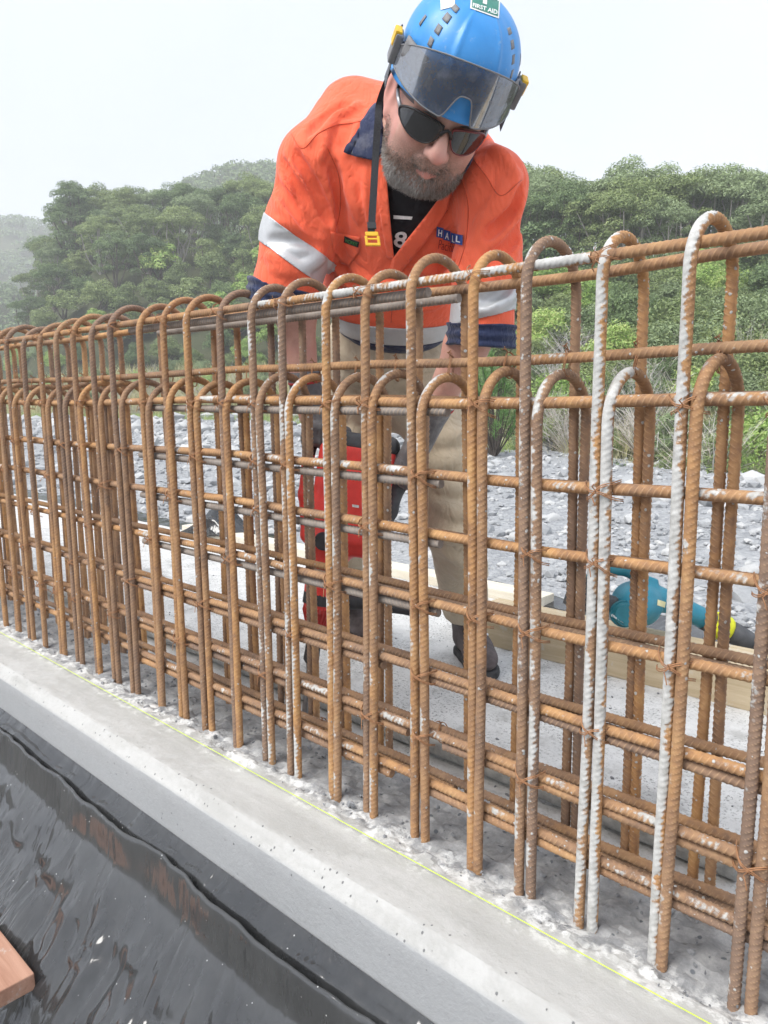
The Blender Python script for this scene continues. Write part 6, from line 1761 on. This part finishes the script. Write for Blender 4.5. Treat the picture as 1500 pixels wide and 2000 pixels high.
# right of the man
rows(980, 1570, 1.0, 40, ('umbrella',), ('olive', 'grey', 'olive', 'dark'), (0.95, 1.15))
rows(1000, 1570, 0.90, 46, ('umbrella',), ('grey', 'grey', 'olive'), (0.9, 1.15))
rows(1000, 1570, 0.78, 62, ('umbrella', 'bushy'), ('grey', 'olive', 'dark'), (0.8, 1.0))
rows(600, 1570, 0.62, 62, ('bushy', 'bushy', 'broad'), ('olive', 'dark', 'bright', 'olive'), (0.75, 1.0))
rows(600, 1570, 0.50, 62, ('bushy',), ('olive', 'dark', 'bright', 'olive'), (0.65, 0.9))
rows(620, 1570, 0.40, 62, ('bushy',), ('olive', 'grey', 'olive', 'dark', 'bright'), (0.5, 0.7))
rows(640, 1570, 0.31, 62, ('bushy', 'shrub'), ('olive', 'grey', 'dark'), (0.45, 0.6))
rows(700, 1680, 0.23, 66, ('shrub', 'shrub', 'twig'), ('olive', 'grey', 'bright', 'dark'), (1.2, 1.7)) if False else None
def shr(p0, p1, fr, step, sc, tw=0.15):
    x = p0 + rv.uniform(0, step)
    while x < p1:
        if rv.random() < tw: plant('twig', 'dry', x, fr + rv.uniform(-.02, .02), rv.uniform(0.8, 1.3))
        else: plant('shrub', pk('olive', 'grey', 'bright', 'dark', 'olive', 'grey'), x, fr + rv.uniform(-.02, .02), rv.uniform(*sc))
        x += step * rv.uniform(0.7, 1.3)
shr(700, 1570, 0.25, 58, (1.3, 1.9), 0.2)
shr(720, 1570, 0.185, 62, (1.1, 1.7), 0.2)
shr(740, 1570, 0.13, 62, (1.0, 1.5), 0.22)
shr(900, 1570, 0.08, 64, (0.9, 1.3), 0.25)
shr(960, 1570, 0.035, 70, (0.7, 1.1), 0.3)
shr(1000, 1570, 0.0, 66, (0.8, 1.2), 0.15)
shr(1060, 1570, -0.03, 80, (0.6, 0.95), 0.1)
plant('pine', 'pine', 965, 0, 1.0, 0.05, pos=G(966, 893, RB), label="young pine with fresh green needles beside the man's elbow")

# grasses
def grass(name, pts, h, col, label, wid=0.006, per=26, spread=0.16):
    n = len(pts) * per; o = np.repeat(pts, per, 0) + rv.normal(0, spread, (n, 3)) * np.array([1, 1, 0]); d = rv.normal(0, 0.28, (n, 3)); d[:, 2] = 1; L = np.repeat(h, per) * rv.uniform(0.5, 1.15, n)
    s_ = np.stack([rv.normal(size=n), rv.normal(size=n), np.zeros(n)], 1); s_ = s_ / np.linalg.norm(s_, axis=1)[:, None] * (wid * np.repeat(h, per) / 0.4)[:, None]
    m_ = o + d * (L * 0.55)[:, None]; e = o + d * L[:, None] * np.array([1.35, 1.35, 0.92])
    V = np.stack([o - s_, o + s_, m_ + s_ * .8, m_ - s_ * .8, e + s_ * .15, e - s_ * .15], 1).reshape(-1, 3); k = np.arange(n)[:, None] * 6
    F = np.concatenate([k + np.array([[0, 1, 2, 3]]), k + np.array([[3, 2, 4, 5]])])
    ob = obj(name, mesh_np(name, V, F), LF[col]); ob['label'] = label; ob['category'] = 'grass'; kind(ob, 'stuff')
p_ = np.array([hill(rv.uniform(-80, 660), rv.uniform(-0.03, 0.14)) for _ in range(1500)]); grass('straw_grass', p_, rv.uniform(0.5, 1.0, len(p_)), 'straw', 'straw coloured grass along the foot of the left hillside', 0.010, 18, 0.35)
p_ = np.array([hill(rv.uniform(-80, 700), rv.uniform(-0.10, 0.0)) for _ in range(700)]); p_[:, 2] = RB + 0.0; grass('green_grass', p_, rv.uniform(0.15, 0.4, len(p_)), 'grass', 'green grass strip beyond the left stones', 0.010, 22, 0.4)
p_ = np.array([hill(rv.uniform(700, 1700), rv.uniform(-0.03, 0.30)) for _ in range(1300)]); grass('bank_grass', p_, rv.uniform(0.25, 0.55, len(p_)), 'straw', 'dry grass tufts between the shrubs of the right bank', 0.006, 24, 0.12)
p_ = np.array([G(rv.normal(x, 14), rv.normal(y, 3), RB) for x, y in ((985, 880), (1000, 872), (960, 884), (1340, 905), (1180, 890)) for _ in range(16)]); grass('tuft_grass', p_, rv.uniform(0.12, 0.28, len(p_)), 'grass', 'green grass tufts at the foot of the right bank', 0.006, 26, 0.08)

# far hills in the mist
def far_hill(name, tab, D0, D1, n, leaf, seed):
    tab = np.array(tab, float); xs = np.linspace(tab[0, 0], tab[-1, 0], 90); A = []
    for x in xs:
        yt = np.interp(x, tab[:, 0], tab[:, 1]); col_ = []
        for f_ in np.linspace(0, 1.25, 30):
            D = D0 + (D1 - D0) * f_; zt = P(x, yt, D1)[2]
            z = -2 + (zt + 2) * min(1, f_) ** 0.9 - 10 * max(0, f_ - 1); p = GP((x - 750) / 1500 * D, D); col_.append((p[0], p[1], z))
        A.append(col_)
    A = np.array(A); A[..., 2] += (D1 * 0.006) * fbm(A + seed, 14 / D1, 4)
    V, F = grid_mesh(A); kind(obj(name, mesh_np(name, V, F[:, ::-1]), M_SOIL), 'structure')
    i = rv.integers(0, 89, n); j = rv.integers(4, 29, n); a = rv.random((n, 1)); c_ = rv.random((n, 1))
    q = A[i, j] * (1 - a) * (1 - c_) + A[i + 1, j] * a * (1 - c_) + A[i, np.minimum(j + 1, 29)] * (1 - a) * c_ + A[i + 1, np.minimum(j + 1, 29)] * a * c_
    V, F = leaves(q + np.array([0, 0, leaf * 2.2]), rv.uniform(2.4, 4.6, n) * leaf, 70, leaf * 0.62, 0.6, 0.7, 0.5)
    o = obj(name + '_woodland', mesh_np('woodland', V, F, True), LF['dark']); o['label'] = 'misty unbroken woodland covering a far hill'; o['category'] = 'woodland'; kind(o, 'stuff')
far_hill('middle_hill', [(250, 560), (330, 460), (375, 392), (430, 366), (480, 352), (540, 350), (600, 364), (700, 400), (800, 450), (900, 520)], 120, 200, 1500, 0.55, 1)
far_hill('far_hill', [(-900, 330), (-500, 380), (-200, 438), (-60, 448), (0, 454), (60, 448), (110, 452), (160, 470), (230, 480), (330, 560), (420, 640)], 220, 330, 1500, 0.85, 2)
far_hill('near_spur', [(-900, 470), (-400, 520), (-150, 545), (0, 560), (60, 580), (120, 600), (200, 640), (260, 690)], 120, 175, 900, 0.55, 3)

# ------------------------------------------------------------------ misty air
hz = MB(); hz.box((-520, -420, -2.6), (420, 520, 92)); hm = bpy.data.materials.new('mist'); hm.use_nodes = True; hm.node_tree.nodes.clear()
_o = hm.node_tree.nodes.new('ShaderNodeOutputMaterial'); _p = hm.node_tree.nodes.new('ShaderNodeVolumePrincipled')
_p.inputs['Color'].default_value = (0.97, 0.98, 1.0, 1); _p.inputs['Density'].default_value = 0.0019; _p.inputs['Anisotropy'].default_value = 0.0
hm.node_tree.links.new(_p.outputs[0], _o.inputs['Volume'])
haze = kind(hz.build('haze', hm), 'stuff'); haze['label'] = 'thin pale mist lying over the valley'; haze['category'] = 'mist'
